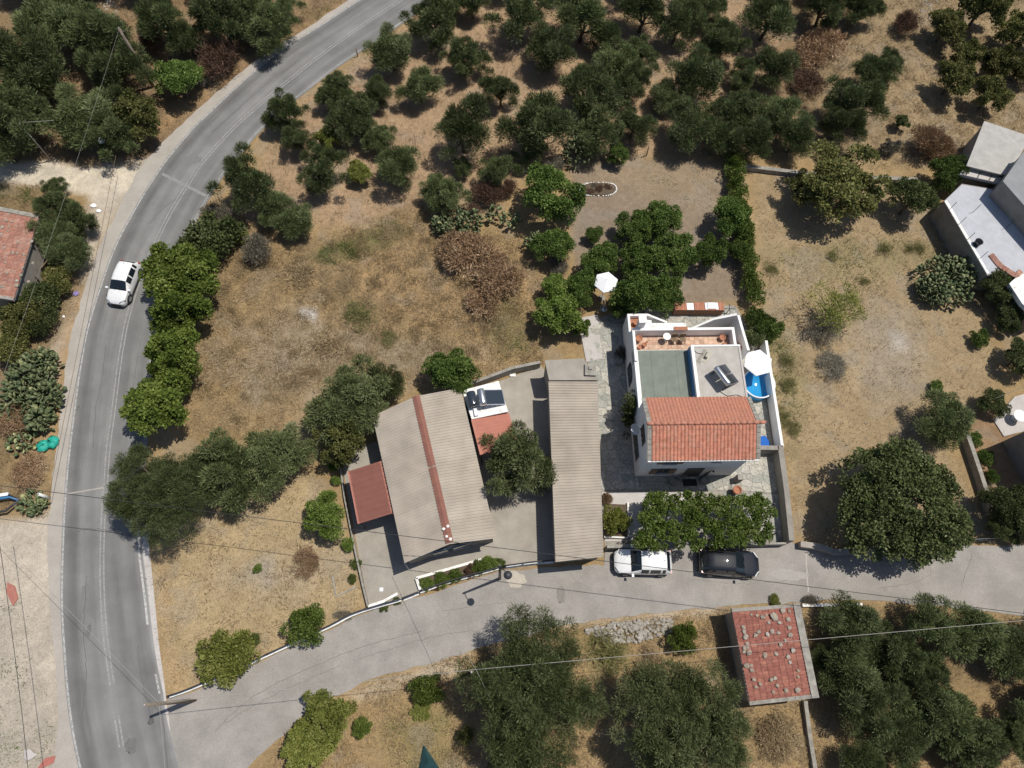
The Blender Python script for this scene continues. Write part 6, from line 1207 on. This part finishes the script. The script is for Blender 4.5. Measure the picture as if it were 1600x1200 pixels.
for i, (x, y, r, m_) in enumerate(((668,912,12,'vine'),(690,906,14,'vine'),(682,915,9,'reddry'),(712,899,14,'vine'),(735,892,12,'reddry'),(748,888,14,'vine'),(765,882,15,'vine'),(782,880,10,'vine'))): plant(BU, x, y, r, ('leafy plant at the left end of the flower bed','second leafy plant of the flower bed','brownish plant at the left of the flower bed','leafy plant in the middle of the flower bed','brownish plant in the middle of the flower bed','leafy plant right of the brownish one in the bed','tall leafy plant near the right end of the bed','leafy plant at the right end of the bed by the lamp')[i], 'flower bed plants', mat=MAT[m_], name='bed_plant', cat='plant', hs=1.1)
for i, (x, y, r) in enumerate(((556,880,10),(550,905,9),(600,948,9),(620,939,8))): plant(BU, x, y, r, ('weedy plant on the lawn edge, upper','weedy plant on the lawn edge, lower','low plant in the kerbed strip, left','low plant in the kerbed strip, right')[i], mat=MAT['greengrass'], name='edge_plant', cat='plant')
plant(BU, 962, 812, 24, 'clipped olive green bush in the white edged planter', mat=MAT['yellowgreen'], hs=1.3, name='planter_bush', cat='bush'); plant(BU, 949, 780, 11, 'pink flowering plant at the shed corner', mat=MAT['dry'], name='flowering_plant', cat='plant', hs=1.5)
# below the lane
plant(OB, 828, 1080, 108, 'huge feathery olive below the lane', hs=1.05, var=1); plant(OB, 1062, 1134, 112, 'huge grey green olive at the bottom edge', mat=MAT['olivegrey'], hs=1.0, var=2)
plant(BR, 508, 1124, 42, 'bright yellow green bush at the lane edge, upper part', mat=MAT['yellowgreen'], name='lane_bush', cat='bush', hs=.8); plant(BR, 480, 1168, 42, 'bright yellow green bush at the bottom edge, lower part', mat=MAT['yellowgreen'], name='lane_bush', cat='bush', hs=.8)
plant(BU, 566, 1135, 19, 'small green bush right of the bright lane bushes', mat=MAT['broad'], hs=1.1); plant(BU, 667, 1078, 28, 'round green bush left of the huge feathery olive', mat=MAT['broad'], hs=1.2); plant(BU, 658, 1108, 18, 'yellow green weeds under the round green bush', mat=MAT['yellowgreen'], hs=.6); plant(BU, 727, 1150, 17, 'olive brown bush in the dry plot', mat=MAT['walnutdry'], hs=1.2)
plant(BU, 1066, 996, 26, 'bright bush at the end of the rubble', mat=MAT['broad'], hs=1.3); plant(GT, 950, 1015, 40, 'green weeds between huge olive and rubble', mat=MAT['weed'], hs=.5); plant(DR, 1020, 1040, 34, 'dry grass clump between the two huge olives', mat=MAT['drygrass'], hs=.6); plant(DR, 1215, 1150, 44, 'pale dry grass clump below the hut', mat=MAT['drygrass'], hs=.5)
plant(BU, 1210, 938, 10, 'low green plant at the hut gable', mat=MAT['yellowgreen'], hs=.8); plant(DR, 1265, 938, 12, 'dark dry tuft at the hut corner', mat=MAT['greybush'], hs=1.2); plant(CT, 805, 1196, 42, 'dark green tree at the bottom edge below the huge olive', mat=MAT['carob'], name='dark_tree', cat='tree')
for x, y, r, l in [(1330,985,56,'olive right of the hut, nearest the lane'),(1322,1050,48,'olive hugging the hut wall'),(1345,1095,54,'olive below the hut, right of the low wall'),(1405,1030,50,'olive in the middle of the lower right plot'),(1460,985,52,'olive by the lane in the lower right plot'),(1530,1000,54,'olive by the lane near the right edge'),(1590,1020,48,'olive at the right edge by the lane'),(1445,1055,44,'olive above the bare strip of the lower right plot'),
        (1470,1120,58,'olive below the bare strip'),(1410,1150,46,'olive left of the one below the bare strip'),(1520,1160,54,'olive near the bottom right corner'),(1350,1190,44,'pale olive at the bottom edge right of the low wall'),(1590,1150,36,'olive at the right edge near the bottom'),(1280,1030,22,'low olive shoots behind the hut edge')]: plant(OL, x, y, r, l, G4)
# left verge
for x, y, r, l in [(95,330,36,'olive above the old tiled house'),(85,368,38,'olive beside the old tiled house roof'),(120,352,34,'olive between the litter and the old tiled house'),(112,395,34,'olive above the leaning door'),(86,290,20,'small olive beside the dirt track')]: plant(OL, x, y, r, l, 'olives around the old tiled house')
for x, y, r, l, m_ in [(90,440,30,'tangled shrub beside the leaning door','walnutdry'),(62,465,36,'grey green shrub below the old tiled house','carob'),(40,500,40,'wide tangled shrub on the left verge','walnutdry'),(72,505,30,'shrub above the stones of the left verge','carob'),(20,545,36,'tangled shrub at the left edge above the prickly pears','walnutdry'),(16,470,20,'dark shrub in the gap of the old house wall','reddry')]: plant(BU, x, y, r, l, mat=MAT[m_], hs=1.1)
plant(DR, 22, 660, 34, 'brown dry scrub at the left edge below the prickly pears', hs=.9); plant(DR, 45, 735, 36, 'brown dry scrub below the teal sacks', hs=.6)
def scatter_edge(l, K, group, label):
    for k, (x, y, r) in enumerate(l): plant(K, x, y, r, label + ', ' + nth(k + 1) + ' in order', group)
scatter_edge([(-55,60,50),(-60,150,50),(30,-45,50),(130,-50,50),(230,-45,46),(330,-45,46)], OL, 'olives beyond the upper left edge', 'olive tree standing beyond the upper left picture edge')
scatter_edge([(800,-45,45),(900,-50,45),(1000,-50,45),(1100,-50,45),(1200,-50,45),(1300,-50,45),(720,-50,40)], OL, 'olives beyond the top edge', 'olive tree standing beyond the top picture edge')
scatter_edge([(1650,60,50),(1650,1000,55),(1650,1110,55),(1400,1250,55),(1500,1250,55)], OL, 'olives beyond the right and lower edge', 'olive tree standing beyond the right or lower picture edge')

for i, (x, y, r) in enumerate(((922,298,8),(936,294,9),(950,292,8),(928,290,7))): plant(DR, x, y, r, ('dry plant at the left of the oval bed','dry plant in the middle of the oval bed','dry plant at the right of the oval bed','grey plant at the back of the oval bed')[i], mat=MAT['reddry'] if i < 3 else MAT['greybush'], name='bed_plant', cat='plant', hs=.6)
# prickly pears
def prickly(name, label, spots, npad, hgt, seed, size=.36):
    rg = np.random.RandomState(seed); cx, cy = np.mean([W(*s[:2]) for s in spots], 0); t = tag(empty(name, (cx, cy, 0)), label, 'cactus'); V = []; F = []; T = []
    for k in range(npad):
        s = spots[rg.randint(len(spots))]; R = s[2] / ppm(*s[:2]); p = W(s[0], s[1], hgt * .5); a = rg.uniform(0, 6.28); q = R * rg.rand() ** .5 * .92; z = hgt * (1 - (q / R) ** 2 * .6) * rg.uniform(.35, 1.0)
        c = np.array([p[0] + q * math.cos(a) - cx, p[1] + q * math.sin(a) - cy, z]); ax = np.array([math.cos(a) * .6, math.sin(a) * .6, .7]) + rg.normal(0, .5, 3); ax /= np.linalg.norm(ax)
        sd = np.cross(ax, rg.normal(size=3)); sd /= np.linalg.norm(sd); nn = np.cross(ax, sd); L = size * rg.uniform(.75, 1.25); w = L * .58; b = len(V); ti = np.clip(rg.normal(.5, .25), 0, 1)
        for e in (-1, 1):
            for i in range(8):
                f = 2 * math.pi * i / 8; V.append(c + ax * L * .5 * (1 + math.cos(f)) + sd * w * .5 * math.sin(f) * (1.15 + .3 * math.cos(f)) + nn * e * .022); T.append(ti)
        F += [(b, b + 1, b + 2, b + 3), (b, b + 3, b + 4, b + 7), (b + 4, b + 5, b + 6, b + 7), (b + 11, b + 10, b + 9, b + 8), (b + 15, b + 12, b + 11, b + 8), (b + 15, b + 14, b + 13, b + 12)] + [(b + (i + 1) % 8, b + i, b + 8 + i, b + 8 + (i + 1) % 8) for i in range(8)]
    tag(link('pads', np_mesh('pads', V, F, {'tint': np.array(T)}), MAT['cactus'], t), kind='stuff'); m = MB()
    for s in spots: p = W(*s[:2]); MB().tube([(p[0] - cx, p[1] - cy, -.05), (p[0] - cx + .1, p[1] - cy, hgt * .6)], [.16, .08], 7).build('stem', MAT['trunk'], t)
    return t
prickly('prickly_pear', 'big round prickly pear beside the blue white terrace', [(1480,437,46),(1500,425,30),(1462,450,26)], 1150, 1.9, 1, .34)
prickly('prickly_pear', 'pale prickly pear at the garden corner', [(905,235,24),(912,228,16)], 240, 2.0, 2); prickly('prickly_pear', 'prickly pear between the olive and the dead shrubs', [(708,346,26),(735,345,20),(690,352,16)], 330, 1.3, 3); prickly('prickly_pear', 'small prickly pear against the boundary tree', [(835,378,14)], 90, 1.6, 4)
prickly('prickly_pear', 'large prickly pear mass on the left verge', [(45,590,40),(70,620,26),(30,625,34),(60,570,28),(62,655,20)], 1000, 1.5, 5, .42); prickly('prickly_pear', 'low prickly pear beside the trailer', [(50,785,18),(58,790,12)], 110, .7, 6); prickly('prickly_pear', 'fallen prickly pear pads left of the teal sacks', [(35,690,22)], 70, .5, 7)
prickly('prickly_pear', 'sparse prickly pear right of the brown bushes', [(775,335,14),(800,345,12)], 80, 1.2, 8)
# clipped hedge on the garden side
hp = catmull([W(x, y, .9) for x, y in ((1146, 244), (1150, 285), (1160, 345), (1166, 390), (1172, 430), (1182, 468))], 60); cl = []; rg = np.random.RandomState(8)
for p in hp:
    for k in range(4): cl.append((p[0] + rg.normal(0, .26), p[1] + rg.normal(0, .2), rg.uniform(.45, 1.45), rg.uniform(.26, .42)))
hc = hp.mean(0); cl = [(a - hc[0], b - hc[1], c, d) for a, b, c, d in cl]; hd_ = tag(empty('clipped_hedge', (*hc, 0)), 'long narrow clipped hedge between garden and right field', 'hedge')
V, t_ = leaves(cl, 26000, .15, .045, 9, shell=.6); link('foliage', leaf_mesh('hedge_foliage', V, t_), MAT['vine'], hd_); m = MB()
for p in hp[::6]: MB().tube([(p[0] - hc[0], p[1] - hc[1], -.05), (p[0] - hc[0], p[1] - hc[1], .9)], .04, 6).build('stem', MAT['trunk'], hd_)
# vine over a pergola before the white house
pg = tag(empty('vine_pergola', (*W(1098, 812, 2.3), 0), 0), 'vine covered pergola above the front wall and parked cars', 'pergola'); pc = np.array(W(1098, 812, 2.3)); rg = np.random.RandomState(12); Pv = np.array(poly([(1000, 800), (1022, 772), (1085, 776), (1150, 782), (1195, 770), (1206, 800), (1200, 842), (1130, 848), (1080, 856), (1030, 858), (993, 850)], 2.4)) - pc; lo, hi = Pv.min(0), Pv.max(0); cl = []
while len(cl) < 250:
    p = rg.uniform(lo, hi)
    if sdist(Pv, np.array([p[0]]), np.array([p[1]]))[0] < .1: cl.append((p[0], p[1], 2.25 + rg.uniform(-.2, .4), rg.uniform(.2, .36)))
V, t_ = leaves(cl, 28000, .155, .06, 13, up=.2, out=.4, jit=.8, shell=.35); link('vine', leaf_mesh('vine_foliage', V, t_), MAT['vine'], pg)
q = [np.array(H2W(u, v)) - pc for u, v in ((1.3, -4.6), (9.0, -4.5), (9.0, -2.6), (1.3, -2.6))]
for p in q: MB().tube([(*p, 0), (*p, 2.2)], .05, 8).build('post', MAT['darkmetal'], pg)
for a, b in ((0, 1), (3, 2), (0, 3), (1, 2)): MB().tube([(*q[a], 2.2), (*q[b], 2.2)], .035, 6).build('beam', MAT['darkmetal'], pg)
MB().tube([(*(q[0] + [.3, .2]), 0), (*(q[0] + [.5, .4]), 1.2), (*(q[0] + [.9, .6]), 2.2)], [.07, .05, .04], 7).build('vine_stem', MAT['trunk'], pg)
# dark climber on the west wall
cb = tag(empty('wall_climber', (*H2W(-.25, 4.1), 0)), 'dark climbing plant on the shaded west wall of the white house', 'climber'); rg = np.random.RandomState(14)
cl = [(rg.normal(0, .18), rg.normal(0, .35) + (z > 2) * .8, z, rg.uniform(.2, .38)) for z in rg.uniform(.4, 3.1, 44)]; V, t_ = leaves(cl, 4200, .14, .045, 15); link('foliage', leaf_mesh('climber_foliage', V, t_), MAT['carob'], cb); MB().tube([(0, 0, -.05), (.05, .1, 1.5), (.1, .4, 3)], [.06, .04, .02], 7).build('stem', MAT['trunk'], cb)
pot((*H2W(-.55, 9.0), .03), .3, .45, 'grey pot in the shade of the west wall', mat=MAT['concrete_old']); plant(BU, 972, 552, 12, 'dusty plant in the shade beside the west wall', mat=MAT['greybush'], name='shade_plant', cat='plant', hs=1.2)
print('objects', len(bpy.data.objects), 'tris', sum(sum(len(p.vertices) - 2 for p in m.polygons) if len(m.polygons) < 2000 else len(m.loops) - 2 * len(m.polygons) for m in bpy.data.meshes))
